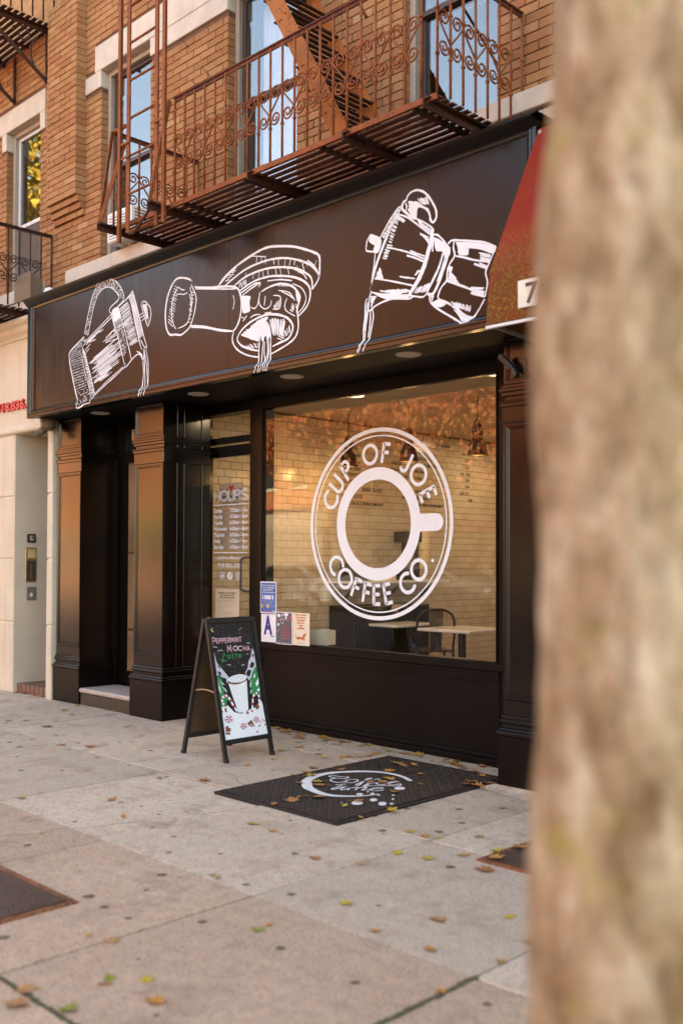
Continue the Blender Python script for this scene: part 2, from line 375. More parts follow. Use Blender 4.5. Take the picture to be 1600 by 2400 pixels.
# ================================================================== SETTING: the room behind the shop window
WOODF = plain('brown_wood_floor', (0.16, 0.085, 0.045), 0.5, var=0.25, vscale=4)
CEIL = plain('cream_ceiling', (0.62, 0.54, 0.44), 0.9, var=0.05)
GROUT = plain('brown_grout', (0.16, 0.10, 0.065), 0.95)
INX = -7.9
struct(MB().box(INX - .1, -3.8, 6.03, 11.7, -0.02, 0.03).build('interior_floor', WOODF))
struct(MB().box(INX - .1, -3.8, 6.06, 11.7, 3.06, 3.14).build('interior_ceiling', CEIL))
struct(MB().box(INX - .1, -3.8, 11.6, 11.7, 0.031, 3.059).build('interior_back_wall', CEIL))
struct(MB().box(-3.88, -3.8, 6.06, 11.599, 0.031, 3.059).build('interior_right_wall', CEIL))
tilewall = struct(MB().box(INX - .1, INX - .0045, 6.06, 11.599, 0.031, 3.059).build('interior_tiled_wall', GROUT))
def tile_mat():
    m, nt, b = nt_new('cream_glazed_tile'); r = piece_rand(nt)
    c = ramp(nt, r, [(0.0, (0.60, 0.50, 0.37)), (0.5, (0.66, 0.56, 0.43)), (1.0, (0.70, 0.61, 0.49))])
    L(nt, c, b.inputs['Base Color']); b.inputs['Roughness'].default_value = 0.22; bump(nt, noise(nt, wpos(nt), 9, 2), b, 0.04, 0.01); return m
TILE = tile_mat()
def pillow(lx, ly, d, c):
    """thin tile facing +X: size lx along y, ly along z"""
    return ([(0, 0, 0), (0, lx, 0), (0, lx, ly), (0, 0, ly), (d, c, c), (d, lx - c, c), (d, lx - c, ly - c), (d, c, ly - c)],
            [(0, 1, 5, 4), (1, 2, 6, 5), (2, 3, 7, 6), (3, 0, 4, 7), (4, 5, 6, 7)])
TL, TH, TP, TC = 0.1524, 0.0762, 0.1554, 0.0792
tv, tf = pillow(TL, TH, 0.0055, 0.004)
tile_me = MB().add(tv, tf).mesh('tile'); tile_me.materials.append(TILE)
tiles = []
for r in range(38):
    z = 0.035 + r * TC
    for c in range(37):
        y = 6.07 + (c - (0.5 if r % 2 else 0)) * TP
        if y < 6.06 or y + TL > 11.6: continue
        q = proj((INX, y + TL / 2, z + TH / 2)); ok = 470 < q[0] < 1185 and 940 < q[1] < 1570
        tiles.append(((0 if ok else 100) + q[2], y, z))
tiles.sort(); rest = MB()
for i, (d, y, z) in enumerate(tiles):
    if i < 300:
        o = put('tile', tile_me, None, tilewall); o.location = (INX - .0045, y, z)
    else: rest.add([(INX - .0045 + a, y + b, z + c) for a, b, c in tv], tf)
struct(rest.build('tiling', TILE, tilewall), 'stuff')

# ================================================================== BRICK BUILDING over the shop
W0 = 5.62                                                            # face of the brick wall
bld = empty('brick_building', 'tan brick apartment building with pale stone lintels above the shop', 'building', (-7, 8, 0))
OPEN = [(-11.25, -10.44, 4.65, 6.62), (-9.15, -8.25, 4.65, 6.665), (-7.03, -6.11, 4.65, 6.665), (-4.93, -4.06, 4.65, 6.665)]
STONES = [('lintel', -12.3, -10.33, 6.62, 6.87), ('lintel', -10.44, -10.33, 6.41, 6.618), ('lintel', -11.36, -11.25, 6.41, 6.618),
          ('lintel', -9.27, -8.02, 6.67, 6.95), ('lintel', -9.46, -9.15, 6.49, 6.667), ('lintel', -8.25, -7.03, 6.49, 6.667), ('lintel', -8.017, -7.03, 6.67, 6.95),
          ('lintel', -7.027, -6.113, 6.67, 6.95), ('lintel', -6.11, -4.93, 6.49, 6.667), ('lintel', -6.11, -4.93, 6.67, 6.95), ('lintel', -4.927, -3.9, 6.67, 6.95), ('lintel', -4.06, -3.9, 6.49, 6.667),
          ('sill', -11.4, -10.3, 4.50, 4.648), ('sill', -9.78, -8.86, 4.50, 4.645), ('sill', -8.857, -7.95, 4.505, 4.65), ('sill', -7.2, -5.95, 4.50, 4.648), ('sill', -5.08, -3.42, 4.52, 4.66)]
x = -12.6; k = 0
while x < -3.2:
    w = random.uniform(0.9, 1.4); STONES.append(('string_course', x, min(x + w - .004, -3.3), 4.36, 4.498)); x += w
PIER = (-10.08, -9.46)
# mortar backing
mb = MB(); g = 0.008
cols = sorted(OPEN); xs = [-18.0]
for a, b_, c, d in cols: xs += [a - g, b_ + g]
xs.append(6.0)
for i in range(0, len(xs), 2): mb.box(xs[i], xs[i + 1], W0 + .012, 5.95, 4.1, 7.6)
for a, b_, c, d in cols: mb.box(a - g, b_ + g, W0 + .012, 5.95, 4.1, c - .02); mb.box(a - g, b_ + g, W0 + .012, 5.95, d + .02, 7.6)
mb.box(PIER[0] + g, PIER[1] - g, 5.512, W0 + .0121, 5.42, 7.6)
mb.build('wall', MORTAR, bld)
BRICKFAR = plain('tan_brickwork', (0.40, 0.21, 0.085), 0.9, var=0.25, vscale=12)
MB().box(-18, 6, 5.66, 16, 7.6, 13.2).box(-18, 6, 12.0, 16, 0, 7.6).box(-18, -7.99, 6.2, 12.0, 0, 7.6).box(-3.79, 6, 6.2, 12.0, 0, 7.6).box(-7.99, -3.79, 6.2, 12, 3.15, 7.6).build('building_mass', BRICKFAR, bld)
for nme, a, b_, c, d in STONES:
    pr = 0.012 if nme == 'lintel' else (0.05 if nme == 'sill' else 0.03)
    MB().cbox(a, b_, W0 - pr, W0 + .12, c, d, 0.006).build(nme, STONE, bld)
# bricks, one by one
BL, BH, CH, BP = 0.2115, 0.0622, 0.0689, 0.2185
def brick_geo(l, d, h=BH, c=0.003):
    v = [(0, d, 0), (l, d, 0), (l, d, h), (0, d, h), (0, c, 0), (l, c, 0), (l, c, h), (0, c, h), (c, 0, c), (l - c, 0, c), (l - c, 0, h - c), (c, 0, h - c)]
    f = [(0, 1, 5, 4), (1, 2, 6, 5), (2, 3, 7, 6), (3, 0, 4, 7), (4, 5, 9, 8), (5, 6, 10, 9), (6, 7, 11, 10), (7, 4, 8, 11), (8, 9, 10, 11)]
    return v, f
def free(x0, x1, z0, z1, ex):
    iv = [(x0, x1)]
    for a, b_, c, d in ex:
        if d <= z0 + .012 or c >= z1 - .012: continue
        nv = []
        for p, q in iv:
            if b_ <= p or a >= q: nv.append((p, q)); continue
            if a > p: nv.append((p, a))
            if b_ < q: nv.append((b_, q))
        iv = nv
    return iv
full = []; cut = MB()
def lay(x0, x1, y, z, depth, ex, k, jog=0.0):
    for p, q in free(x0, x1, z, z + BH, ex):
        n = math.floor((p - 0.5) / BP) - 1; s = n * BP + (BP / 2 if k % 2 else 0) + jog
        while s < q:
            a = max(s, p + .002); b_ = min(s + BL, q - .002)
            if s < p and b_ - a < .05: s += BP; a = p + .002; b_ = min(s + BL, q - .002)
            if b_ < q - .002 and q - .002 - (b_ + .007) < .05: b_ = q - .002; s = q
            if b_ - a > 0.02:
                yy = y + random.uniform(-.0025, .0025)
                if abs(b_ - a - BL) < 1e-6 and abs(depth - .11) < 1e-6: full.append((a, yy, z))
                else:
                    v, f = brick_geo(b_ - a, depth); cut.add([(a + i, yy + j, z + k2) for i, j, k2 in v], f)
            s += BP
ex = [(a, b_, c, d) for a, b_, c, d in OPEN] + [(a - .004, b_ + .004, c - .003, d + .003) for _, a, b_, c, d in STONES]
zc = 4.10; k = 0
while zc < 7.55:
    e2 = ex + ([(PIER[0], PIER[1], 5.2, 9)] if zc > 5.2 else [])
    lay(-12.6, -3.3, W0, zc, 0.11, e2, k)
    if zc > 5.2:
        n = int(round((zc - 5.2) / CH)); y = (5.59, 5.56, 5.53)[n] if n < 3 else 5.5
        lay(PIER[0], PIER[1], y, zc, 0.13, [], k, 0.03)
    zc += CH; k += 1
rank = []
for a, y, z in full:
    q = proj((a + BL / 2, y, z + BH / 2)); ok = 0 < q[0] < 1255 and 5 < q[1] < 720
    rank.append(((0 if ok else 100) + q[2], a, y, z))
rank.sort(); bv, bf = brick_geo(BL, .11)
brick_me = MB().add(bv, bf).mesh('brick'); brick_me.materials.append(BRICK)
for i, (d, a, y, z) in enumerate(rank):
    if i < 300:
        o = put('brick', brick_me, None, bld); o.matrix_parent_inverse = bld.matrix_world.inverted(); o.location = (a, y, z)
    else: cut.add([(a + p, y + q, z + r) for p, q, r in bv], bf)
struct(cut.build('brickwork', BRICK, bld), 'stuff')
# windows
def upper_window(a, b_, c, d, kind):
    ym = 5.70
    fm = FRAME_TAUPE
    w = MB(); t = 0.055
    w.cbox(a, a + t, ym, ym + .12, c, d, .004).cbox(b_ - t, b_, ym, ym + .12, c, d, .004).cbox(a + t, b_ - t, ym, ym + .12, d - t, d, .004).cbox(a + t, b_ - t, ym, ym + .12, c, c + .03, .004)
    fo = w.build('window', fm, bld)
    sm = FRAME_WHITE if kind == 1 else FRAME_DARK
    zm = 5.46 if kind == 1 else 5.62
    for z0, z1, yo in ((zm, d - t, 0.045), (c + .03, zm + .035, 0.075)):
        s = MB(); u = 0.04; x0, x1 = a + t + .003, b_ - t - .003; y0 = ym + yo
        s.box(x0, x0 + u, y0, y0 + .028, z0, z1).box(x1 - u, x1, y0, y0 + .028, z0, z1).box(x0 + u, x1 - u, y0, y0 + .028, z1 - u, z1).box(x0 + u, x1 - u, y0, y0 + .028, z0, z0 + u)
        s.build('sash', sm, fo)
        MB().box(x0 + u - .004, x1 - u + .004, y0 + .011, y0 + .017, z0 + u - .004, z1 - u + .004).build('pane', GLASS_UP, fo)
    if kind == 1: MB().box(a + t + .02, b_ - t - .02, ym + .052, ym + .056, c + .03, zm).build('insect_screen', plain('brown_screen', (.085, .068, .055), .8), fo)
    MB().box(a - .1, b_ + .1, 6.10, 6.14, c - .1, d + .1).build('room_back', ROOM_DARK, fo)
    if kind in (2, 3):
        x0, x1 = (a + .1, b_ - .1) if kind == 3 else (a + .45, b_ - .1)
        cu = MB(); n = 60; pts = [(x0 + (x1 - x0) * i / n, 5.96 + .018 * math.sin(i * 1.1) + .008 * math.sin(i * 2.7)) for i in range(n + 1)]
        cu.add([(x, y, z) for x, y in pts for z in (c + .05, d - .08)], [(2 * i, 2 * i + 2, 2 * i + 3, 2 * i + 1) for i in range(n)])
        cu.build('curtain', CURTAIN, fo, smooth=True)
    if kind == 4:
        bl = MB()
        for i in range(22): z = c + 1.0 + i * .045; bl.bar((a + .1, 5.93, z), (b_ - .1, 5.93, z), .03, .004, up=(0, -.5, .8))
        bl.build('blind', CURTAIN, fo)
for i, o_ in enumerate(OPEN): upper_window(*o_, (1, 2, 3, 4)[i])
# small weathered box and wires on the brick
for (x, z) in ((-7.62, 6.35), (-7.45, 5.9), (-7.30, 5.97)):
    MB().tube([(x, W0 + .01, z), (x + .01, W0 - .05, z + .02), (x - .02, W0 - .08, z + .07)], .003, 5).tube([(x, W0 - .03, z + .01), (x + .05, W0 - .05, z - .03)], .002, 5).build('iron_hook', RUST_DARK, bld)
# ================================================================== SHOP FRONT
shop = empty('coffee_shop_front', 'dark brown panelled coffee shop front with white coffee pot drawings on its sign', 'shop front', (-6, 5.6, 0))
FY, FX0, FX1, FZ0, FZ1 = 5.115, -9.68, -3.38, 2.965, 4.195
fascia = MB().box(FX0 + .004, FX1 - .004, FY, 5.60, FZ0 + .02, FZ1 - .004).build('sign_board', BROWN_SIGN, shop)
def rect_ring(x0, x1, z0, z1, prof, yb):
    """mitred moulding round a rectangle facing -Y: prof = [(out, inset)]"""
    mb = MB(); n = len(prof)
    vs = []
    for o, d in prof: vs += [(x0 + d, yb - o, z0 + d), (x1 - d, yb - o, z0 + d), (x1 - d, yb - o, z1 - d), (x0 + d, yb - o, z1 - d)]
    fs = []
    for i in range(n - 1):
        for k in range(4): fs.append((4 * i + k, 4 * i + (k + 1) % 4, 4 * i + 4 + (k + 1) % 4, 4 * i + 4 + k))
    return mb.add(vs, fs)
FPROF = [(-.03, 0), (.030, 0), (.034, .006), (.034, .026), (.024, .030), (.024, .036), (.030, .042), (.030, .056), (.016, .066), (.012, .078), (.006, .082), (.0, .090)]
rect_ring(FX0, FX1, FZ0, FZ1, FPROF, FY).build('moulding', BROWN, fascia)
cap = [(0, 0), (.075, 0), (.085, .010), (.085, .022), (.06, .030), (0, .034)]
MB().sweep([(o, u) for o, u in cap], (FX0 - .03, 5.60, FZ1 - .002), (FX1 + .03, 5.60, FZ1 - .002), (0, -1, 0)).box(FX0 - .03, FX1 + .03, 5.03, 5.59, FZ1 + .0005, FZ1 + .014).sweep([(0, 0), (.025, .02), (.05, .05), (.055, .062), (0, .062)], (FX0, 5.083, FZ1 - .062), (FX1, 5.083, FZ1 - .062), (0, -1, 0)).build('cornice', BROWN_LOW, fascia)
for px, py in ((244, 760), (536, 700), (641, 600), (1005, 560)):
    x = ony(px, py, FY).x; MB().box(x - .0025, x + .0025, FY - .0012, FY + .01, FZ0 + .092, FZ1 - .092).build('panel_seam', BLACK_MATTE, fascia)
xr = ony(548, 700, FY).x; MB().cbox(xr - .035, xr + .02, FY - .0010, FY + .01, FZ0 + .091, FZ1 - .091, .0004).build('cover_strip', BROWN_SIGN, fascia)
# soffit with four round downlights
soffit = MB().box(FX0 + .01, FX1 - .01, FY + .06, 6.2, FZ0 + .012, FZ0 + .0195).build('soffit', SOFFIT_PAINT, shop)
LENS = plain('frosted_lens', (0.42, 0.36, 0.30), 0.5, var=0.04)
for i, (px, py) in enumerate(((236, 968), (465, 923), (684, 882), (957, 830))):
    c = onz(px, py, FZ0 + .012)
    d = MB().lathe([(.0, -.004), (.062, -.004), (.066, -.0075), (.088, -.0075), (.096, -.003), (.096, .0)], (c.x, c.y, FZ0 + .012), 28, cap=False).build('recessed_light', LENS, shop, smooth=False)

# ---- line drawings, hand painted
def fas_y(z):
    d = min(z - FZ0, FZ1 - z)
    if d < 0: d = 0
    for (o0, d0), (o1, d1) in zip(FPROF[1:], FPROF[2:]):
        if d0 <= d <= d1 + 1e-9: return FY - (o0 + (o1 - o0) * ((d - d0) / max(1e-6, d1 - d0)))
    return FY
class Pen:
    def __init__(s, ox, oy, sc, jit=0.8): s.mb = MB(); s.o = (ox, oy, sc); s.j = jit; s.i = 0
    def pt(s, x, y):
        p = ony(s.o[0] + x / s.o[2], s.o[1] + y / s.o[2], FY); return p
    def line(s, pts, w=0.012, k=4, taper=0.55):
        P = crom(pts, k) if len(pts) > 2 else [tuple(pts[0]), tuple((a + b_) / 2 for a, b_ in zip(*pts)), tuple(pts[1])]
        Q = [s.pt(x, y) for x, y in P]
        # extra points where the stroke runs over the moulding
        D = [Q[0]]
        for a, b_ in zip(Q, Q[1:]):
            n = 1 if min(a.z, b_.z) > FZ0 + .12 and max(a.z, b_.z) < FZ1 - .12 else max(1, int((b_ - a).length / .008))
            D += [a.lerp(b_, (i + 1) / n) for i in range(n)]
        s.i += 1; e = 0.0016 + (s.i % 8) * 0.00025
        m = len(D); Z = [Vector((p.x, fas_y(p.z) - e, p.z)) for p in D]
        ws = [w * (taper + (1 - taper) * math.sin(math.pi * min(1, max(0, (i + .6) / (m + .2)))) ** .5) * random.uniform(.82, 1.15) for i in range(m)]
        s.mb.ribbon(Z, ws, (0, -1, 0))
    def hatch(s, a0, a1, b0, b1, n, w=0.006, jit=6, keep=1.0):
        """n strokes from edge a0-a1 to edge b0-b1"""
        for i in range(n):
            if random.random() > keep: continue
            t = (i + .5) / n + random.uniform(-.25, .25) / n; j = lambda: random.uniform(-jit, jit)
            p = (a0[0] + (a1[0] - a0[0]) * t + j(), a0[1] + (a1[1] - a0[1]) * t + j()); q = (b0[0] + (b1[0] - b0[0]) * t + j(), b0[1] + (b1[1] - b0[1]) * t + j())
            u = random.uniform(0, .12); v = random.uniform(.88, 1.0)
            s.line([(p[0] + (q[0] - p[0]) * u, p[1] + (q[1] - p[1]) * u), (p[0] + (q[0] - p[0]) * v, p[1] + (q[1] - p[1]) * v)], w * random.uniform(.7, 1.2))
    def dots(s, A, B, n, r=0.0035, f=lambda t: 1.0):
        """stipple between two edge polylines A and B; f(t) = density along them"""
        la = crom(A, 6); lb = crom(B, 6); c = 0; g = 0
        while c < n and g < n * 20:
            g += 1; t = random.random()
            if random.random() > f(t): continue
            i = t * (len(la) - 1); a = la[int(i)]; k = t * (len(lb) - 1); b_ = lb[int(k)]; u = random.uniform(.06, .94)
            p = s.pt(a[0] + (b_[0] - a[0]) * u + random.uniform(-4, 4), a[1] + (b_[1] - a[1]) * u + random.uniform(-4, 4)); rr = r * random.uniform(.7, 1.5)
            s.mb.disc((p.x, fas_y(p.z) - .0045, p.z), (1, 0, 0), (0, 0, 1), rr, 6, rr * random.uniform(.7, 1.3)); c += 1
    def fill(s, poly, e=.0014):
        Q = [s.pt(x, y) for x, y in crom(poly + [poly[0]], 3)[:-1]]; s.mb.add([(p.x, fas_y(p.z) - e, p.z) for p in Q], [tuple(range(len(Q)))])
random.seed(3)
A = Pen(150, 600, 4.752)                                            # milk frother jug
A.line([(75, 1060), (62, 1100), (70, 1200), (95, 1330), (130, 1500), (160, 1620), (180, 1700)], .016); A.line([(75, 1060), (150, 980), (230, 900)], .014)
A.line([(180, 1700), (215, 1690), (270, 1650), (318, 1635), (325, 1585), (343, 1552)], .014)
A.line([(190, 1010), (186, 1050), (210, 1150), (240, 1300), (280, 1450), (300, 1560), (308, 1605)], .009); A.line([(205, 1000), (240, 1120), (280, 1250), (310, 1370), (335, 1480), (345, 1550)], .012)
BA = [(75, 1075), (75, 1200), (110, 1370), (150, 1540), (185, 1690)]; BB = [(195, 1020), (215, 1150), (250, 1320), (285, 1480), (305, 1610)]
A.dots(BA, BB, 1150, .0042, lambda t: max(.12, 1 - 1.05 * t)); A.hatch((195, 1015), (335, 1545), (208, 1010), (348, 1540), 1, .01)
A.hatch((200, 1040), (305, 1560), (240, 1045), (345, 1530), 46, .006, 4)
A.dots([(90, 1060), (150, 1000), (225, 920)], [(180, 1040), (200, 1000), (250, 930)], 160, .004)
HO = [(232, 870), (255, 750), (290, 580), (330, 430), (380, 330), (440, 275), (500, 252), (560, 270), (605, 305), (645, 365), (670, 430), (672, 470), (650, 515), (600, 565)]
HI = [(275, 880), (300, 740), (340, 560), (380, 440), (430, 375), (490, 345), (550, 365), (600, 420), (620, 460), (600, 500), (545, 550), (515, 590), (515, 625), (540, 652)]
A.line(HO, .012); A.line(HI, .012); A.dots(HO[:12], HI[:9] + [(620, 462)], 620, .0036, lambda t: .55 + .45 * abs(math.sin(4 * t)))
SL = [(530, 640), (560, 760), (600, 880), (640, 1050), (670, 1170), (690, 1240)]; SR = [(612, 578), (640, 690), (680, 830), (720, 1000), (755, 1160)]
A.line(SL, .011); A.line(SR, .011); A.line([(690, 1240), (755, 1160)], .012); A.line([(535, 640), (560, 590), (612, 570)], .01)
A.fill([(540, 600), (605, 575), (625, 640), (640, 725), (575, 755), (548, 700)]); A.dots(SL[1:5], SR[1:4], 420, .004, lambda t: max(.1, 1 - .9 * t)); A.dots([(690, 1225), (750, 1160)], [(685, 1195), (740, 1120)], 40, .004)
for a, b_ in (((235, 960), (530, 655)), ((215, 1000), (540, 680)), ((250, 990), (360, 880)), ((265, 960), (410, 830)), ((240, 1050), (300, 980)), ((250, 1075), (285, 1030)), ((400, 850), (440, 815)), ((285, 960), (355, 930))): A.line([a, b_], .009)
for i in range(30):
    t = i / 29; y0 = 1190 + 250 * t ** .9; x0 = 275 + 62 * t; ln = random.uniform(.55, 1.0) * (1.0 if t < .65 else .55 * (1.2 - t) / .35 + .1)
    x1, y1 = (615 + 70 * t, 900 + 300 * t); u = random.uniform(0, .25)
    A.line([(x0 + (x1 - x0) * u, y0 + (y1 - y0) * u), (x0 + (x1 - x0) * min(1, u + ln), y0 + (y1 - y0) * min(1, u + ln))], random.uniform(.005, .009))
for i in range(12):
    a = random.uniform(0, 1); x = 390 + 190 * a; y = 1000 - 210 * a + random.uniform(-10, 70); A.line([(x, y), (x + random.uniform(60, 160), y - random.uniform(50, 120))], .007)
A.hatch((615, 590), (740, 1010), (722, 490), (835, 950), 36, .007, 6, .95)
A.line([(345, 1550), (470, 1430), (570, 1340), (650, 1262), (690, 1228)], .011); A.line([(350, 1530), (470, 1405), (560, 1325), (660, 1235)], .008)
A.line([(755, 1160), (800, 1112), (840, 1092), (868, 1128), (880, 1155), (893, 1120)], .011)
for d in (0, 14, 28): A.line([(810 + d, 1060 + d), (850 + d * .5, 1075 + d), (880, 1110 + d)], .006)
LL = [(725, 450), (760, 560), (800, 760), (840, 930), (870, 1045)]; LR = [(770, 385), (810, 540), (850, 700), (890, 880), (925, 1000)]
A.line(LL, .012); A.line(LR, .012); A.line([(925, 1000), (918, 1025), (890, 1000), (860, 935)], .011); A.line([(770, 385), (720, 458), (612, 562)], .012); A.line([(725, 450), (772, 440)], .009)
for t in (.14, .28, .42, .56, .70, .84): A.line([(a[0] + (b_[0] - a[0]) * t, a[1] + (b_[1] - a[1]) * t) for a, b_ in zip(LL[:4], LR[:4])], .008)
K = [(865, 560), (870, 522), (900, 505), (940, 540), (970, 600), (970, 680), (952, 750), (935, 780), (912, 715), (888, 640)]
A.line(K + [K[0]], .010); A.hatch((872, 545), (915, 700), (930, 535), (945, 690), 22, .007, 3); A.hatch((870, 560), (935, 770), (890, 520), (960, 690), 7, .006, 3)
for a, b_ in (((850, 662), (888, 628)), ((856, 690), (895, 660)), ((870, 722), (905, 690))): A.line([a, b_], .008)
for st in ([(890, 1030), (897, 1200), (886, 1350), (872, 1470), (862, 1570)], [(905, 1040), (900, 1150), (905, 1300), (905, 1450), (888, 1568)], [(918, 1040), (932, 1120), (942, 1200), (940, 1400), (925, 1560)], [(900, 1060), (920, 1180), (930, 1300), (935, 1450), (920, 1555)], [(880, 1170), (890, 1300), (880, 1460), (868, 1565)]): A.line(st, .010)
A.mb.build('jug_drawing', WHITE_PAINT, fascia, fix=False)
B = Pen(370, 550, 3.824)                                            # pouring portafilter
B.line([(332, 472), (318, 448), (300, 412), (260, 392), (205, 387), (165, 402), (130, 452), (95, 540), (75, 640), (70, 740), (76, 820), (92, 872), (115, 898), (160, 895), (210, 898), (258, 862), (290, 828)], .019)
B.line([(300, 450), (322, 492), (345, 560), (340, 640), (320, 740), (288, 828), (235, 880)], .014); B.line([(290, 470), (310, 560), (305, 650)], .01)
B.line([(190, 470), (165, 505), (145, 560), (128, 650), (130, 740), (145, 810), (165, 845)], .011); B.line([(285, 530), (300, 600), (296, 690), (272, 780), (240, 815), (185, 840)], .011)
B.hatch((150, 450), (85, 780), (190, 470), (135, 830), 15, .007, 5); B.hatch((300, 500), (270, 800), (335, 500), (300, 790), 10, .007, 5); B.line([(190, 470), (215, 492), (245, 495)], .01); B.line([(165, 550), (190, 532), (235, 535), (268, 518)], .009)
B.line([(300, 412), (322, 452), (345, 470), (450, 475), (600, 465), (685, 468), (722, 490), (742, 540), (750, 610), (745, 700), (722, 795), (690, 850), (672, 866)], .019)
B.line([(340, 486), (480, 487), (620, 488), (700, 486)], .012); B.line([(290, 818), (400, 822), (540, 850), (670, 866)], .017); B.line([(300, 832), (420, 835), (560, 862), (640, 868)], .011); B.line([(678, 545), (688, 600), (676, 670)], .009)
B.line([(545, 462), (600, 382), (720, 272), (850, 182), (950, 127), (1040, 106), (1200, 106), (1300, 126), (1400, 160), (1448, 195), (1452, 300), (1440, 400), (1384, 492)], .020)
B.line([(545, 462), (640, 350), (730, 265)], .014); B.hatch((600, 420), (690, 290), (650, 400), (720, 290), 6, .009, 6)
B.line([(600, 462), (690, 385), (800, 305), (960, 237), (1100, 211), (1230, 221), (1350, 262), (1420, 322), (1452, 385)], .017); B.line([(690, 455), (800, 372), (950, 312), (1080, 292), (1230, 302), (1320, 340), (1372, 382), (1386, 440), (1382, 492)], .017)
B.line([(1340, 230), (1400, 280), (1440, 350)], .014); B.line([(1220, 310), (1300, 350), (1335, 400)], .011)
B.line([(740, 500), (850, 425), (950, 387), (1050, 370), (1200, 377), (1300, 412), (1358, 470), (1365, 560), (1332, 650), (1258, 732)], .017); B.line([(745, 525), (860, 445), (922, 430)], .014); B.line([(985, 415), (1100, 403), (1205, 413)], .012)
B.line([(760, 545), (830, 490), (920, 430), (905, 470)], .012); B.line([(930, 512), (1000, 470), (1100, 440), (1200, 460), (1252, 510), (1275, 570), (1255, 650), (1245, 700)], .017); B.line([(1210, 440), (1290, 480), (1330, 560), (1310, 640), (1262, 700)], .011)
B.fill([(1232, 480), (1262, 510), (1282, 560), (1258, 610), (1240, 560)]); B.hatch((1070, 445), (1170, 450), (1070, 462), (1172, 468), 12, .006, 2)
B.line([(1240, 620), (1255, 720), (1260, 830), (1232, 920), (1150, 992), (1012, 1072)], .015); B.line([(682, 872), (670, 940), (690, 1000), (740, 1050), (820, 1085), (905, 1098)], .015)
B.hatch((850, 190), (1430, 230), (850, 260), (1420, 300), 11, .007, 8, .9); B.hatch((770, 340), (1330, 260), (765, 395), (1345, 350), 11, .007, 8, .9); B.line([(840, 192), (970, 198)], .008); B.hatch((720, 440), (790, 400), (740, 480), (800, 445), 7, .008, 5)
ME = [(722, 905), (765, 842), (850, 772), (960, 722), (1060, 715), (1150, 740), (1200, 790), (1210, 850), (1170, 930), (1080, 975), (1030, 1002)]
B.line(ME, .018); B.line([(722, 905), (716, 950), (760, 1000), (840, 1030), (905, 1040)], .016)
B.hatch((735, 900), (930, 745), (905, 960), (1000, 800), 34, .011, 6); B.hatch((1000, 740), (1150, 760), (1030, 900), (1120, 920), 22, .010, 6); B.hatch((760, 1000), (900, 960), (830, 1020), (905, 1020), 8, .008, 5); B.hatch((1060, 930), (1190, 800), (1110, 950), (1200, 870), 9, .008, 5)
B.fill([(800, 860), (900, 770), (990, 735), (960, 790), (905, 870), (900, 930), (830, 940)], .0012)
B.fill([(748, 548), (830, 552), (822, 600), (828, 680), (795, 700), (762, 700), (755, 620)], .0012)
for q in ([(838, 650), (868, 662), (898, 625), (905, 570)], [(918, 512), (910, 615), (958, 665), (1008, 640), (1020, 590)], [(1035, 545), (1090, 550), (1103, 590), (1090, 660), (1030, 668)], [(1160, 570), (1140, 620), (1150, 680), (1230, 730)], [(965, 550), (955, 635)], [(750, 745), (770, 742)], [(765, 775), (800, 725)], [(830, 745), (870, 720), (920, 715)], [(960, 705), (1020, 695)], [(1085, 500), (1180, 520), (1230, 590)], [(1110, 510), (1180, 545), (1225, 580)]): B.line(q, .010)
B.hatch((1035, 640), (1095, 570), (1050, 665), (1095, 650), 9, .007, 3); B.hatch((1180, 680), (1210, 610), (1210, 700), (1230, 650), 6, .007, 3)
SA = [(945, 800), (922, 860), (912, 960), (906, 1060), (905, 1140), (890, 1245)]; SB = [(995, 800), (1012, 900), (1012, 1000), (1010, 1120), (1002, 1228)]
B.line(SA, .013); B.line(SB, .013)
for q in ([(955, 900), (938, 1040), (932, 1150), (922, 1243)], [(975, 900), (988, 1040), (965, 1140), (972, 1226)], [(960, 960), (955, 1060), (962, 1130), (940, 1236)], [(990, 920), (998, 1040), (985, 1130), (988, 1226)]): B.line(q, .011)
B.fill([(935, 830), (960, 795), (1000, 830), (1008, 900), (985, 940), (965, 905), (940, 960), (920, 900)], .0012); B.mb.build('portafilter_drawing', WHITE_PAINT, fascia, fix=False)
C = Pen(820, 420, 4.126)                                            # moka pot
C.line([(545, 205), (515, 225), (505, 285), (545, 325), (600, 372), (645, 385)], .018); C.line([(545, 205), (560, 160), (595, 125), (650, 106), (710, 122), (762, 172), (812, 252), (836, 322), (830, 382), (802, 418), (778, 392), (772, 345), (745, 295), (695, 268), (650, 275), (640, 380)], .017)
C.fill([(560, 300), (600, 230), (645, 215), (700, 255), (760, 285), (772, 330), (740, 292), (690, 268), (648, 278), (640, 370), (600, 360)], .0012); C.hatch((650, 190), (740, 165), (700, 250), (770, 250), 6, .011, 4); C.hatch((560, 210), (560, 320), (610, 210), (620, 330), 9, .009, 4); C.line([(535, 230), (548, 260), (540, 310)], .012)
C.line([(490, 264), (462, 286), (392, 390), (335, 490), (292, 570)], .014); C.line([(500, 262), (470, 330), (400, 470), (330, 640), (270, 800), (232, 930), (205, 1040), (203, 1092)], .013); C.line([(455, 335), (380, 480), (300, 690), (240, 860), (205, 1000)], .010)
C.hatch((462, 290), (310, 560), (480, 300), (330, 570), 20, .011, 4); C.line([(470, 342), (560, 372), (690, 468), (775, 535)], .013); C.line([(640, 384), (720, 420), (802, 482), (798, 545)], .013); C.hatch((640, 390), (790, 480), (640, 380), (785, 530), 1, .01); C.hatch((655, 395), (800, 490), (690, 455), (782, 530), 15, .011, 4)
TH_ = [(802, 482), (792, 580), (762, 700), (722, 840), (672, 960), (612, 1062), (572, 1130)]
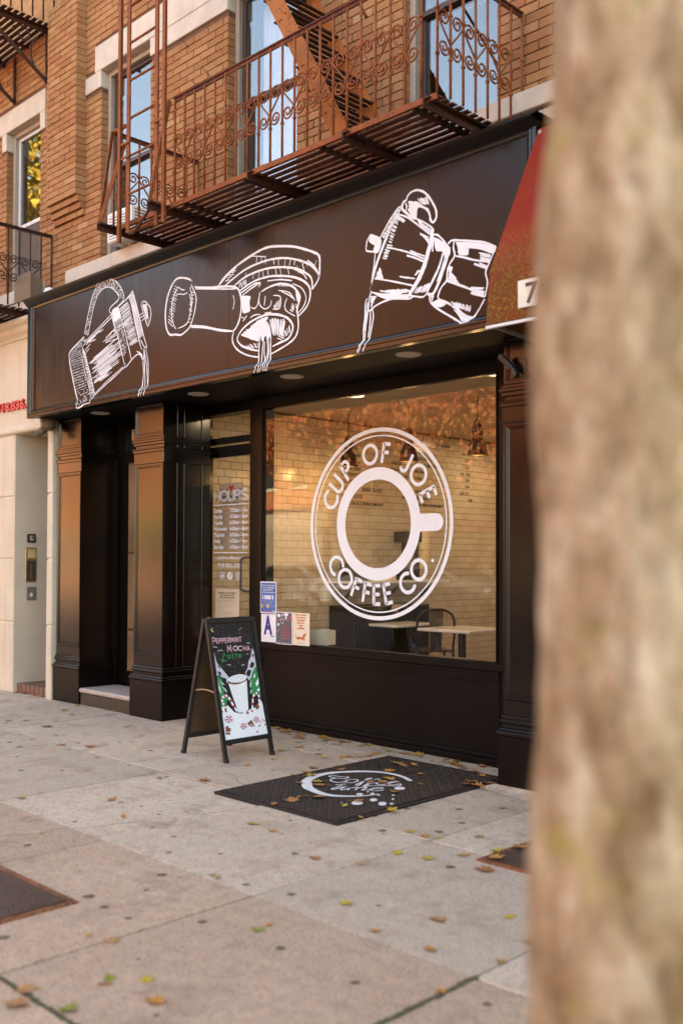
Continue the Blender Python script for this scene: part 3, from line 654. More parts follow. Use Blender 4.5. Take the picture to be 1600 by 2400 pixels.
C.line(TH_, .030); C.line([(p[0] - 14, p[1]) for p in TH_], .016); C.line([(370, 660), (500, 690), (600, 720), (722, 772)], .013); C.line([(550, 738), (640, 765), (720, 800)], .014); C.line([(582, 690), (650, 720), (725, 745)], .011); C.line([(240, 962), (400, 986), (620, 1032)], .013)
C.hatch((430, 360), (460, 345), (520, 415), (540, 400), 4, .012, 4); C.hatch((440, 370), (372, 600), (478, 395), (405, 620), 12, .010, 5); C.hatch((360, 625), (310, 770), (420, 640), (350, 780), 9, .010, 5); C.hatch((285, 850), (240, 965), (300, 880), (330, 965), 10, .012, 5); C.hatch((660, 510), (740, 580), (770, 560), (775, 660), 8, .010, 5); C.hatch((470, 935), (560, 955), (560, 960), (640, 960), 5, .010, 5); C.hatch((620, 930), (660, 880), (650, 920), (680, 890), 6, .010, 4)
C.line([(203, 1092), (300, 1112), (480, 1122), (572, 1155)], .014); C.line([(203, 1092), (180, 1200), (187, 1276), (240, 1230), (330, 1182), (420, 1156), (572, 1156), (612, 1132), (700, 1140), (742, 1105)], .014); C.fill([(205, 1090), (290, 1105), (420, 1120), (570, 1110), (600, 1130), (480, 1150), (360, 1160), (290, 1140)], .0012)
C.hatch((270, 1080), (540, 1060), (470, 1115), (600, 1080), 8, .011, 4); C.hatch((195, 1130), (200, 1240), (260, 1130), (210, 1240), 9, .009, 3)
KN = [(200, 535), (172, 585), (160, 640), (162, 692), (230, 702), (270, 705), (295, 640), (296, 582), (250, 552)]
C.fill([(200, 537), (250, 552), (296, 582), (290, 640), (240, 640), (182, 600)], .0012); C.line(KN + [KN[0]], .012); C.fill([(240, 640), (292, 640), (270, 703), (225, 700)], .0013); C.line([(247, 708), (232, 850), (212, 980), (202, 1085)], .010)
C.line([(802, 540), (850, 542), (918, 612), (930, 655)], .013); C.line([(805, 560), (800, 700)], .012); C.fill([(808, 560), (860, 580), (918, 620), (965, 660), (965, 730), (925, 770), (890, 700), (830, 690)], .0012)
C.line([(905, 700), (862, 850), (802, 980), (742, 1100)], .020); C.line([(962, 660), (932, 780), (892, 900), (852, 1012), (802, 1108), (742, 1108)], .022); C.line([(925, 720), (890, 860), (840, 990)], .010); C.hatch((620, 1110), (740, 1090), (650, 1050), (780, 1000), 10, .010, 6)
C.line([(935, 640), (972, 602), (1012, 590), (1180, 600), (1300, 612), (1412, 655)], .014); C.line([(1010, 600), (1000, 660), (1012, 742), (965, 820), (942, 900), (935, 980), (882, 1050), (852, 1130), (862, 1162)], .014); C.line([(1012, 742), (1100, 756), (1200, 782), (1350, 802)], .014); C.line([(1412, 655), (1350, 802), (1312, 900), (1330, 1000), (1305, 1140)], .013)
C.fill([(1025, 605), (1180, 612), (1300, 625), (1405, 660), (1380, 720), (1260, 680), (1130, 665), (1040, 650)], .0012); C.hatch((1035, 655), (1040, 735), (1150, 680), (1150, 730), 6, .012, 3); C.hatch((1240, 700), (1260, 790), (1370, 730), (1350, 800), 6, .010, 4); C.line([(1200, 818), (1330, 865)], .014); C.line([(1250, 812), (1335, 850)], .012)
C.line([(935, 985), (1080, 1032), (1200, 1082), (1302, 1140)], .015); C.hatch((960, 880), (940, 975), (1000, 930), (1070, 1015), 7, .011, 4); C.hatch((1160, 1050), (1170, 1110), (1300, 1050), (1300, 1140), 7, .011, 4); C.fill([(960, 840), (992, 850), (975, 905), (955, 900)], .0012)
C.line([(862, 1162), (950, 1200), (1050, 1270), (1120, 1322), (1192, 1340)], .016); C.line([(770, 1112), (782, 1192), (862, 1262), (980, 1332), (1090, 1396), (1122, 1390), (1192, 1340), (1242, 1270), (1302, 1160)], .015); C.fill([(1090, 1392), (1180, 1340), (1120, 1318), (1060, 1290), (1000, 1260), (1040, 1310)], .0012); C.fill([(790, 1195), (860, 1162), (930, 1205), (860, 1240)], .0012)
C.hatch((860, 1160), (1010, 1230), (910, 1180), (1080, 1260), 9, .010, 5); C.hatch((960, 1180), (1180, 1220), (1040, 1240), (1170, 1290), 12, .009, 5); C.hatch((770, 1110), (790, 1190), (820, 1105), (800, 1170), 7, .008, 3)
for q in ([(172, 1150), (150, 1200), (146, 1330), (132, 1450), (130, 1550), (100, 1688)], [(188, 1190), (172, 1300), (152, 1450), (142, 1560), (112, 1688)], [(218, 1245), (228, 1330), (208, 1450), (186, 1560), (155, 1675)], [(200, 1275), (196, 1400), (178, 1530)], [(165, 1190), (160, 1320), (140, 1470)]): C.line(q, .011)
C.mb.build('moka_pot_drawing', WHITE_PAINT, fascia, fix=False)
random.seed(11)

# ---- pilasters
def pilaster(x0, x1, strips=False, raise_=0.0):
    y0 = 5.42; yb = 5.955
    p = MB().box(x0, x1, y0, yb, .36, 2.974).build('pilaster', BROWN, shop)
    def slab(o, z0, z1, c=.004): return MB().cbox(x0 - o, x1 + o, y0 - o, yb - .002, z0, z1, c)
    m = MB()
    for o, z0, z1 in ((.020, 2.628, 2.652), (.030, 2.604, 2.629), (.018, 2.575, 2.605), (.028, 2.534, 2.548), (.022, 2.505, 2.535), (.014, 2.400, 2.506)):
        m.cbox(x0 - o, x1 + o, y0 - o, yb - .004, z0, z1, .004)
    m.build('capital', BROWN, p)
    m = MB()
    for o, z0, z1 in ((.018, .455, .482), (.026, .430, .456), (.014, .398, .431), (.030, .378, .399), (.042, .352, .379)):
        m.cbox(x0 - o, x1 + o, y0 - o, yb - .004, z0, z1, .005)
    m.build('base_moulding', BROWN, p)
    m = MB(); m.cbox(x0 - .034, x1 + .034, y0 - .034, yb - .003, 0.0 - .01, .351, .004)
    m.build('plinth', BROWN_LOW, p)
    if True:                                                        # raised panel on the plinth face and frames of the two recessed panels
        rect_ring(x0 - .002, x1 + .002, .585, 2.399, [(-.01, 0), (.012, 0), (.014, .004), (.014, .022), (.008, .027), (.008, .034), (.0, .040)], y0).build('panel_frame', BROWN, p)
        rect_ring(x0 - .002, x1 + .002, 2.653, 2.972, [(-.01, 0), (.012, 0), (.014, .004), (.014, .022), (.008, .027), (.008, .034), (.0, .040)], y0).build('panel_frame', BROWN, p)
        MB().cbox(x0 - .004, x1 + .004, y0 - .012, y0 + .004, .484, .584, .003).build('base_block', BROWN, p)
    if strips:
        for yy in (5.57, 5.65, 5.86): MB().cbox(x1 - .002, x1 + .012, yy - .008, yy + .008, .49, 2.97, .003).build('vertical_bead', BROWN, p)
    return p
pilaster(-9.60, -9.145); pilaster(-8.15, -7.69, True); pilaster(-3.85, -3.36)
# patch of cement the right pilaster stands on
MB().add(*(lambda P: ([(x, y, z) for x, y, z in P], [tuple(range(len(P)))]))([(-4.0, 5.30, .004), (-3.2, 5.18, .004), (-3.2, 5.38, .03), (-3.9, 5.382, .03)])).add([(-4.0, 5.30, .002), (-3.9, 5.382, .03), (-3.95, 5.6, .002)], [(0, 1, 2)]).build('cement_patch', CONC_NEW, shop)
# ---- window, bulkhead and door framing
GY = 5.97
fr = MB()
fr.box(-8.2, -3.84, 5.962, 6.10, 2.888, 2.973)                       # head
fr.cbox(-6.96, -4.22, 5.925, 6.12, .688, .742, .006)                # sill
fr.box(-7.078, -6.905, 5.945, 6.09, 0.0, 2.889)                     # mullion between door and window
fr.box(-4.30, -3.84, 5.965, 6.09, .0, 2.889)                        # right stile
fr.box(-8.2, -7.885, 5.956, 6.09, 0.0, 2.889)                       # left stile
win = fr.build('window_frame', BROWN_LOW, shop)
rect_ring(-6.905, -4.30, .742, 2.888, [(-.02, 0), (.012, 0), (.012, .010), (.0, .016), (-.006, .018)], 5.965).build('glazing_bead', BROWN_LOW, win)
MB().add([(-6.90, GY, .744), (-4.302, GY, .744), (-4.302, GY, 2.886), (-6.90, GY, 2.886)], [(0, 1, 2, 3)]).build('pane', GLASS_SHOP, win)
blk = MB().box(-6.906, -4.28, 5.958, 6.05, 0.0, .687).build('bulkhead', BROWN_LOW, shop)
MB().cbox(-6.92, -3.86, 5.925, 5.957, -.01, .05, .004).cbox(-6.92, -3.86, 5.935, 5.957, .051, .085, .006).cbox(-6.92, -3.86, 5.945, 5.957, .086, .108, .004).build('base_moulding', BROWN_LOW, blk)
MB().cbox(-6.906, -4.28, 5.948, 5.957, .655, .687, .003).cbox(-6.906, -4.28, 5.95, 5.957, .60, .625, .003).build('rail_moulding', BROWN_LOW, blk)
door = MB().box(-7.884, -7.079, 5.985, 6.06, 2.60, 2.665).box(-7.86, -7.755, 6.0, 6.045, .10, 2.585).box(-7.11, -7.082, 6.0, 6.045, .10, 2.585).box(-7.755, -7.11, 6.0, 6.045, 2.477, 2.585).box(-7.755, -7.11, 6.0, 6.045, .10, .36).build('door', BROWN, shop)
MB().add([(-7.757, 6.014, .355), (-7.108, 6.014, .355), (-7.108, 6.014, 2.48), (-7.757, 6.014, 2.48)], [(0, 1, 2, 3)]).build('pane', GLASS_SHOP, door)
MB().add([(-7.886, 6.014, 2.664), (-7.077, 6.014, 2.664), (-7.077, 6.014, 2.889), (-7.886, 6.014, 2.889)], [(0, 1, 2, 3)]).build('transom_pane', GLASS_SHOP, door)
MB().tube(crom([(-7.085, 5.998, 1.512), (-7.13, 5.955, 1.514), (-7.165, 5.925, 1.50), (-7.17, 5.92, 1.47), (-7.17, 5.92, 1.36), (-7.17, 5.92, 1.24), (-7.165, 5.925, 1.212), (-7.13, 5.955, 1.199), (-7.085, 5.998, 1.20)], 4), .0105, 10).build('handle', BLACK_METAL, door, smooth=True)
MB().box(-7.9, -7.05, 5.90, 6.06, -.01, .098).build('threshold', CONC_OLD, door)
# ---- house entrance between the two left pilasters
hd = MB().box(-9.15, -8.14, 5.86, 5.95, 2.56, 2.973).box(-9.15, -9.06, 5.80, 5.9, .17, 2.56).box(-9.06, -8.95, 5.84, 5.89, .19, 2.559).box(-8.30, -8.14, 5.84, 5.89, .19, 2.559).box(-8.95, -8.30, 5.84, 5.89, 2.50, 2.559).box(-8.95, -8.30, 5.84, 5.89, .19, .33).build('house_door', BROWN_LOW, shop)
FROST = plain('brown_frosted_glass', (0.22, 0.14, 0.075), 0.28, var=0.35, vscale=2.5)
MB().box(-8.952, -8.298, 5.862, 5.868, .329, 2.502).build('pane', FROST, hd)
for z in (.75, 1.55): MB().box(-8.95, -8.30, 5.855, 5.8615, z, z + .02).build('glazing_bar', FRAME_DARK, hd)
MB().box(-9.0, -8.4, 5.852, 5.8595, 2.62, 2.92).build('transom_panel', BROWN, hd)
MB().box(-8.865, -8.76, 5.842, 5.85, 2.735, 2.845).build('number_plate', plain('brass_plate', (0.55, 0.46, 0.33), 0.4), hd)
t = MB(); put_text(t, '7', (-8.835, 5.840, 2.755), (1, 0, 0), (0, 0, 1), .075, bold=.02); t.build('number', BLACK_MATTE, hd)
GRANITE = None
def granite():
    m, nt, b = nt_new('pink_granite'); v = wpos(nt); n = noise(nt, v, 220, 3, .8)
    L(nt, ramp(nt, n, [(.36, (.07, .055, .05)), (.46, (.36, .28, .24)), (.58, (.52, .43, .37)), (.70, (.62, .55, .50))]), b.inputs['Base Color']); b.inputs['Roughness'].default_value = .5; return m
GRANITE = granite()
st = MB().cbox(-9.11, -8.186, 5.385, 5.84, .125, .172, .014).build('step', GRANITE, shop)
MB().box(-9.11, -8.186, 5.415, 5.84, -.01, .124).build('riser', BLACK_MATTE, st)
rt = MB().cbox(0, .040, 0, .012, .004, .118, .002).mesh('riser_tile'); rt.materials.append(plain('dark_tile', (0.035, 0.028, 0.022), .4, var=.3))
for i in range(21): o = put('riser_tile', rt, None, st); o.location = (-9.105 + i * .0437, 5.404, 0)

# ---- window logo: ring, cup and lettering
LC = Vector((-5.498, GY - .0035, 1.79)); EX = Vector((1, 0, 0)); EZ = Vector((0, 0, 1)); NY = (0, -1, 0)
STROKES = {'C': [('a', .46, .5, .46, 45, 315)], 'U': [('l', (.05, 1), (.05, .34)), ('a', .34, .34, .29, 180, 360), ('l', (.63, .34), (.63, 1))],
           'P': [('l', (.06, 0), (.06, 1)), ('l', (.06, .96), (.3, .96)), ('a', .3, .72, .24, 90, -90), ('l', (.3, .48), (.06, .48))], 'O': [('a', .48, .5, .46, 0, 360)],
           'F': [('l', (.06, 0), (.06, 1)), ('l', (.06, .955), (.5, .955)), ('l', (.06, .54), (.44, .54))], 'J': [('l', (.40, 1), (.40, .22)), ('a', .2, .22, .2, 0, -150)],
           'E': [('l', (.06, 0), (.06, 1)), ('l', (.06, .955), (.5, .955)), ('l', (.06, .52), (.46, .52)), ('l', (.06, .045), (.5, .045))],
           'R': [('l', (.06, 0), (.06, 1)), ('l', (.06, .96), (.3, .96)), ('a', .3, .72, .24, 90, -90), ('l', (.3, .48), (.06, .48)), ('l', (.26, .48), (.55, 0))],
           'M': [('l', (.05, 0), (.12, 1)), ('l', (.12, 1), (.4, .25)), ('l', (.4, .25), (.68, 1)), ('l', (.68, 1), (.75, 0))], 'I': [('l', (.1, 0), (.1, 1))],
           'N': [('l', (.06, 0), (.06, 1)), ('l', (.06, 1), (.56, 0)), ('l', (.56, 0), (.56, 1))], 'T': [('l', (.3, 0), (.3, 1)), ('l', (0, .96), (.62, .96))],
           'H': [('l', (.06, 0), (.06, 1)), ('l', (.56, 0), (.56, 1)), ('l', (.06, .5), (.56, .5))], 'A': [('l', (.02, 0), (.32, 1)), ('l', (.32, 1), (.62, 0)), ('l', (.12, .33), (.52, .33))],
           'o': [('a', .3, .33, .3, 0, 360)], 'a': [('a', .28, .32, .27, 40, 320), ('l', (.52, .62), (.52, .05)), ('l', (.52, .05), (.64, .02))], 't': [('l', (.2, .95), (.2, .12)), ('a', .34, .13, .14, 180, 300), ('l', (0, .62), (.45, .62))],
           'e': [('l', (.06, .34), (.52, .4)), ('a', .29, .34, .25, 20, 320)], 'L': [('a', .42, .82, .14, -60, 180), ('l', (.28, .82), (.2, .18)), ('a', .1, .12, .1, 20, 330), ('l', (.12, .05), (.4, .1)), ('l', (.4, .1), (.68, .02))]}
WID = {k: .92 for k in 'CO'}; WID.update(U=.68, P=.58, F=.52, J=.46, E=.54, R=.6, M=.8, I=.2, N=.62, T=.62, H=.62, A=.64, o=.62, a=.64, t=.46, e=.56, L=.7)
def glyph_strokes(ch):
    for s in STROKES[ch]:
        if s[0] == 'l': yield [s[1], s[2]]
        else:
            _, cx, cy, r, a0, a1 = s; n = 28; yield [(cx + r * math.cos(R(a0 + (a1 - a0) * i / n)), cy + r * math.sin(R(a0 + (a1 - a0) * i / n))) for i in range(n + 1)]
def ring(mb, c, r0, r1, n=96, u=EX, v=EZ):
    vs = []
    for k in range(n):
        d = u * math.cos(2 * math.pi * k / n) + v * math.sin(2 * math.pi * k / n); vs += [c + d * r0, c + d * r1]
    mb.add(vs, [(2 * k, 2 * k + 1, (2 * k + 3) % (2 * n), (2 * k + 2) % (2 * n)) for k in range(n)])
lg = MB(); ring(lg, LC, .752, .785); ring(lg, LC, .714, .725); ring(lg, LC, .362, .462)
hp = [LC + Vector((.447, -.0006, -.068)), LC + Vector((.62, -.0006, -.068))] + [LC + Vector((.62 + .068 * math.sin(R(a)), -.0006, -.068 * math.cos(R(a)))) for a in range(15, 180, 15)] + [LC + Vector((.62, -.0006, .068)), LC + Vector((.447, -.0006, .068))]
lg.add(hp, [tuple(range(len(hp)))])
for chs, angs, top in (('CUPOFJOE', (-66.9, -53.1, -37.0, -8.3, 9.4, 33.2, 49.2, 68.0), True), ('COFFEECO', (-126.9, -141.1, -156.5, -168.8, -180, 167.9, 145.1, 130.1), False)):
    for ch, a in zip(chs, angs):
        rad = EX * math.sin(R(a)) + EZ * math.cos(R(a)); tang = EX * math.cos(R(a)) - EZ * math.sin(R(a))
        up_, rt_ = (rad, tang) if top else (-rad, -tang); hgt = .165
        o0 = LC + rad * .578 - up_ * hgt / 2 - rt_ * WID[ch] * hgt / 2
        for q in glyph_strokes(ch): lg.ribbon([o0 + rt_ * (x * hgt) + up_ * (y * hgt) for x, y in q], .029, NY)
a = R(116.9); dc = LC + (EX * math.sin(a) + EZ * math.cos(a)) * .655; lg.disc(dc, EX, EZ, .014, 12)
lg.build('logo', DECAL, win, fix=False)
# ---- opening hours on the door glass
dm = MB(); dy = 6.009
def dt(s, x, z, h, w=None, al='L', bold=.0): put_text(dm, s, (x, dy, z), EX, EZ, h, w, al, bold)
HV, HF = text_geo('HOURS', .0)
for q in (('H', -7.69), ('O', -7.59), ('U', -7.475), ('R', -7.375), ('S', -7.275)): pass
x = -7.685
for ch, w in zip('HOURS', (.085, .105, .09, .09, .095)):            # outlined capitals
    if ch == 'S': strokes = [[(.88, .80), (.70, .97), (.30, .97), (.08, .80), (.12, .60), (.5, .5), (.88, .40), (.92, .18), (.70, .03), (.28, .03), (.06, .2)]]
    elif ch == 'H': strokes = [[(.05, 0), (.05, 1)], [(.9, 0), (.9, 1)], [(.05, .5), (.9, .5)]]
    elif ch == 'O': strokes = [[(.5 + .48 * math.cos(R(t)), .5 + .5 * math.sin(R(t))) for t in range(0, 361, 20)]]
    elif ch == 'U': strokes = [[(.05, 1), (.05, .35), (.2, .05), (.5, 0), (.8, .05), (.92, .35), (.92, 1)]]
    else: strokes = [[(.05, 0), (.05, 1)], [(.05, .97), (.6, .97), (.85, .85), (.85, .65), (.6, .5), (.05, .5)], [(.55, .5), (.92, 0)]]
    for q in strokes:
        P = [Vector((x + a * w, dy, 2.063 + b_ * .092)) for a, b_ in (crom(q, 3) if len(q) > 4 and ch in 'SU' else q)]
        for off in (-.0075, .0075):
            Q = []
            for i, p in enumerate(P):
                t = (P[min(i + 1, len(P) - 1)] - P[max(i - 1, 0)]).normalized(); Q.append(p + Vector((0, -1, 0)).cross(t) * off)
            dm.ribbon(Q, .0062, NY)
    x += w + .010
dm.box(-7.69, -7.182, dy - .0003, dy, 2.016, 2.024).box(-7.69, -7.182, dy - .0003, dy, 1.556, 1.564)
for i, (d_, h_) in enumerate((('Sunday', '7:30am - 7pm'), ('Monday', '6:30am - 8pm'), ('Tuesday', '6:30am - 8pm'), ('Wednesday', '6:30am - 8pm'), ('Thursday', '6:30am - 8pm'), ('Friday', '6:30am - 9pm'), ('Saturday', '6:30am - 9pm'))):
    z = 1.948 - i * .0585; ww = {'Sunday': .13, 'Monday': .135, 'Tuesday': .14, 'Wednesday': .20, 'Thursday': .165, 'Friday': .105, 'Saturday': .155}[d_]
    dt(d_, -7.69, z, .037, ww, 'L', .025); dt(h_, -7.182, z, .037, .262, 'R', .02)
dt('cupofjoecoffeeco.com', -7.44, 1.498, .030, .45, 'C', .008); dt('718-921-1000', -7.44, 1.416, .042, .365, 'C', .008)
for i, x in enumerate((-7.557, -7.439, -7.319)):
    c = Vector((x, dy, 1.338))
    if i == 1:
        ring(dm, c, .0, .038, 32); 
    else: ring(dm, c, .034, .039, 32)
    if i == 0:                                                      # bird
        P = [(-.022, .012), (-.010, .004), (.002, .006), (.006, .018), (.016, .017), (.024, .010), (.018, .006), (.012, -.012), (-.004, -.020), (-.022, -.016), (-.010, -.011), (-.019, -.003)]
        dm.add([(x + a, dy - .0004, 1.338 + b_) for a, b_ in P], [tuple(range(len(P)))])
    if i == 2:
        dm.ribbon([(x + a, dy, 1.338 + b_) for a, b_ in ((-.016, -.02), (.016, -.02), (.019, -.016), (.019, .016), (.016, .02), (-.016, .02), (-.019, .016), (-.019, -.016), (-.016, -.02))], .0045, NY); ring(dm, c, .006, .0105, 20); dm.disc((x + .012, dy, 1.351), EX, EZ, .0025, 8)
dm.build('opening_hours', DECAL, door, fix=False)
fm = MB(); put_text(fm, 'f', (-7.447, dy - .0006, 1.306), EX, EZ, .058, .030, 'L', .03); fm.build('social_mark', plain('mark_brown', (.30, .22, .15), .6), door, fix=False)  # plain brown letter on the white disc
# ================================================================== WHITE NEIGHBOUR at the left
nb = empty('white_building', 'cream stucco house front with red phone numerals beside the coffee shop', 'building', (-12, 5.6, 0))
NX = -10.50; NY0 = 5.37
for i, (z0, z1) in enumerate(((0, .775), (.79, 1.485), (1.50, 2.185), (2.20, 2.895))):
    MB().cbox(-18, NX, NY0, 5.9, z0 - (.01 if i == 0 else 0), z1, .010).build('stone_block', STUCCO, nb)
    MB().cbox(-9.76, -9.652, NY0, 5.9, z0 - (.01 if i == 0 else 0), z1, .010).build('stone_block', STUCCO, nb)
MB().box(-17.9, NX - .012, NY0 + .012, 5.88, 0, 2.9).box(-9.75, -9.656, NY0 + .012, 5.88, 0, 2.9).build('joint_core', STUCCO, nb)
rv = MB().box(NX, NX + .02, NY0 + .005, 5.85, 0, 2.895).build('entrance_reveal', plain('beige_reveal', (0.52, 0.44, 0.34), .85, var=.07, vscale=3, bscale=60, bstr=.2), nb)
MB().box(-18, -9.652, NY0 + .006, 5.9, 2.896, 4.10).build('upper_band', STUCCO, nb)
MB().sweep([(0, 0), (.02, 0), (.035, .02), (.035, .06), (.012, .085), (0, .10)], (-18, NY0 + .005, 2.90), (-9.652, NY0 + .005, 2.90), (0, -1, 0)).build('lintel_moulding', STUCCO, nb)
MB().sweep([(0, 0), (.015, 0), (.02, .03), (.06, .07), (.075, .12), (.11, .15), (.12, .17), (.12, .20), (0, .22)], (-18, NY0 + .005, 3.95), (-9.70, NY0 + .005, 3.95), (0, -1, 0)).build('cornice', STUCCO, nb)
nd = MB().box(NX + .02, -9.76, 5.83, 5.88, .10, 2.895).build('entrance_door', BLACK_METAL, nb)
MB().tube([(-10.42, 5.83, 1.42), (-10.42, 5.78, 1.43), (-10.42, 5.77, 1.38), (-10.42, 5.77, 1.18), (-10.42, 5.78, 1.13), (-10.42, 5.83, 1.14)], .010, 8).build('handle', BLACK_METAL, nd)
BSTEP = plain('brown_step_tile', (0.15, 0.075, 0.05), .6, var=.3, vscale=9)
sp = MB().box(-10.47, -9.77, 5.425, 5.86, -.01, .092).build('entrance_step', MORTAR, nb)
t1 = MB().cbox(0, .085, -.012, .10, .0, .10, .004).mesh('step_tile'); t1.materials.append(BSTEP)
for i in range(7): o = put('step_tile', t1, None, sp); o.location = (-10.465 + i * .0985, 5.425, 0)
t2 = MB().cbox(0, .085, 0, .10, .085, .10, .004).mesh('step_tile'); t2.materials.append(BSTEP)
for i in range(7):
    for j in range(3): o = put('step_tile', t2, None, sp); o.location = (-10.465 + i * .0985, 5.53 + j * .106, 0)
RED = plain('red_letter', (0.50, 0.012, 0.016), .45, var=.08)
tx = MB(); put_text(tx, '718.836.18', (-10.905, NY0 - .022, 3.172), EX, EZ, .098, .905, 'L', .035, depth=(0, .026, 0)); tx.build('phone_numerals', RED, nb)
# things on the reveal
def wall_box(name, label, cat, ya, yb, z0, z1, d, mat, deco=None):
    e = empty(name, label, cat, (NX + .02, (ya + yb) / 2, z0)); MB().cbox(NX + .02, NX + .02 + d, ya, yb, z0, z1, .006).build('case', mat, e)
    if deco: deco(e)
    return e
BRASS = plain('worn_brass', (0.42, 0.30, 0.13), .35, metal=.7, var=.25, vscale=20)
STEELP = plain('dull_steel', (0.28, 0.25, 0.22), .45, metal=.6, var=.2, vscale=30)
xx = NX + .02
wall_box('door_camera', 'small black square entry camera above the brass intercom', 'camera', 5.519, 5.622, 1.680, 1.776, .022, BLACK_METAL,
         lambda e: (MB().cbox(xx + .022, xx + .028, 5.548, 5.594, 1.70, 1.756, .003).build('face_plate', plain('pinkish_plate', (.45, .36, .32), .4), e), MB().lathe([(.012, 0), (.012, .006), (0, .008)], (0, 0, 0), 12).build('lens', BLACK_METAL, e)))
bpy.data.objects['lens'].matrix_world = Matrix.Translation((xx + .028, 5.571, 1.735)) @ Matrix.Rotation(R(90), 4, 'Y')
def ic(e):
    MB().cbox(xx + .012, xx + .018, 5.530, 5.625, 1.50, 1.602, .003).build('directory_window', plain('yellowed_card', (.50, .36, .17), .5), e)
    MB().cbox(xx + .012, xx + .016, 5.512, 5.632, 1.245, 1.475, .003).build('speaker_panel', plain('dark_bronze', (.085, .055, .035), .45, metal=.4), e)
    bt = MB().cbox(0, .005, 0, .010, 0, .012, .002).mesh('call_button'); bt.materials.append(STEELP)
    for i in range(8): o = put('call_button', bt, None, e); o.location = (xx + .016, 5.565, 1.27 + i * .023)
wall_box('intercom_panel', 'tall brass door intercom with a row of call buttons', 'intercom', 5.502, 5.638, 1.228, 1.62, .012, BRASS, ic)
wall_box('key_box', 'square grey steel plate with a pale worn keyhole under the intercom', 'key box', 5.514, 5.638, 1.025, 1.176, .016, STEELP,
         lambda e: MB().disc((xx + .0168, 5.574, 1.082), (0, 1, 0), (0, 0, 1), .020, 12).disc((xx + .0172, 5.574, 1.108), (0, 1, 0), (0, 0, 1), .007, 10).build('keyhole', WHITE_PLASTIC, e))

# ================================================================== FIRE ESCAPES
RUST_RAIL = rust_mat('maroon_rusted_rail', (0.16, 0.045, 0.020), (0.10, 0.028, 0.015), (0.035, 0.013, 0.010), dens=0.52)
def spiral(cx, cz, r0, a0, turns, sgn, n=18):
    return [(cx + r0 * (1 - .80 * i / n) * math.cos(a0 + sgn * 2 * math.pi * turns * i / n), cz + r0 * (1 - .80 * i / n) * math.sin(a0 + sgn * 2 * math.pi * turns * i / n)) for i in range(n + 1)]
def scroll_geo():
    """S scroll in the x-z plane, about 0.20 wide and 0.30 high, centred on 0"""
    top = spiral(.066, .092, .054, R(-15), 1.6, 1, 28); bot = spiral(-.064, -.092, .054, R(15), 1.6, -1, 28)
    pts = top[::-1] + [(.0, .02), (.0, -.02)] + bot
    return crom([top[i] for i in range(len(top) - 1, -1, -2)] + bot[::2], 3)
SC = scroll_geo()
_sm = {}
def scroll_mesh(mat, flip, axis):
    key = (mat.name, flip, axis)
    if key not in _sm:
        P = [((-x if flip else x), 0, z) for x, z in SC]
        if axis == 'Y': P = [(0, x, z) for x, _, z in P]
        # flat iron strip: thin tube
        _sm[key] = MB().tube(P, .0068, 5).mesh('scroll', True); _sm[key].materials.append(mat)
    return _sm[key]
def baluster_mesh(mat, h):
    key = (mat.name, round(h, 3))
    if key not in _sm:
        m = MB().tube([(0, 0, 0), (0, 0, h)], .0095, 6); m.lathe([(.008, -.012), (.014, -.008), (.014, .008), (.008, .012)], (0, 0, h * .29), 8).lathe([(.008, -.012), (.014, -.008), (.014, .008), (.008, .012)], (0, 0, h * .62), 8)
        _sm[key] = m.mesh('baluster', True); _sm[key].materials.append(mat)
    return _sm[key]
def railing(fe, p, q, zb, zt, mat, n=None, scrolls=True, rail=True):
    p = Vector(p); q = Vector(q); d = q - p; ln = d.length; n = n or max(1, int(ln / .13)); ax = 'X' if abs(d.x) > abs(d.y) else 'Y'
    bm_ = baluster_mesh(mat, zt - zb)
    for i in range(n + 1):
        c = p + d * (i / n); o = put('baluster', bm_, None, fe); o.matrix_parent_inverse = fe.matrix_world.inverted(); o.location = (c.x, c.y, zb)
    if rail: MB().bar((p.x, p.y, zt), (q.x, q.y, zt), .034, .010).bar((p.x, p.y, zt - .018), (q.x, q.y, zt - .018), .010, .030).build('top_rail', RUST_RAIL if mat is RUST else mat, fe)
    if scrolls:
        for i in range(1, n, 2):
            for fl in (False, True):
                c = p + d * (i / n); o = put('scroll', scroll_mesh(mat, fl, ax), None, fe); o.matrix_parent_inverse = fe.matrix_world.inverted()
                o.location = (c.x, c.y - (.008 if ax == 'X' else 0), zb + (zt - zb) * .47)
def platform(fe, xl, xr, yf, yw, z, mat, beams, slat_mat, thin=()):
    ns = 13; w = .046
    for i in range(ns):
        y = yf + .03 + (yw - yf - .05) * i / (ns - 1); a = xl if i > 3 else xl
        MB().box(a, xr, y - w / 2, y + w / 2, z + .001, z + .011).build('slat', RUST_RAIL if mat is RUST else mat, fe)
    MB().box(xl, xr, yf - .012, yf + .006, z - .022, z + .016).build('edge_beam', mat, fe)
    for x, y0 in beams: MB().box(x - .025, x + .025, y0, yw - .001, z - .012, z).box(x - .025, x - .015, y0, yw - .001, z - .06, z - .0121).build('bracket_beam', slat_mat, fe)
    for x in thin: MB().box(x - .012, x + .012, yf + .01, yw - .001, z - .030, z - .0005).build('cross_bar', slat_mat, fe)
ZP = 4.345; YF = 4.70; XL, XR = -7.44, -3.84
fe = empty('fire_escape', 'rusty orange iron fire escape balcony with scrolls, ladder and stairs above the shop sign', 'fire escape', (-5.6, 5.6, ZP))
platform(fe, XL + .02, XR, YF, W0, ZP, RUST, [(-3.9, 4.66), (-4.6, 4.66), (-5.58, 4.66), (-6.62, 4.50), (-7.36, 4.50)], RUST_DARK, (-4.04, -4.88, -5.69, -6.44))
railing(fe, (-6.55, YF, 0), (XR, YF, 0), ZP + .02, 5.205, RUST, 21)
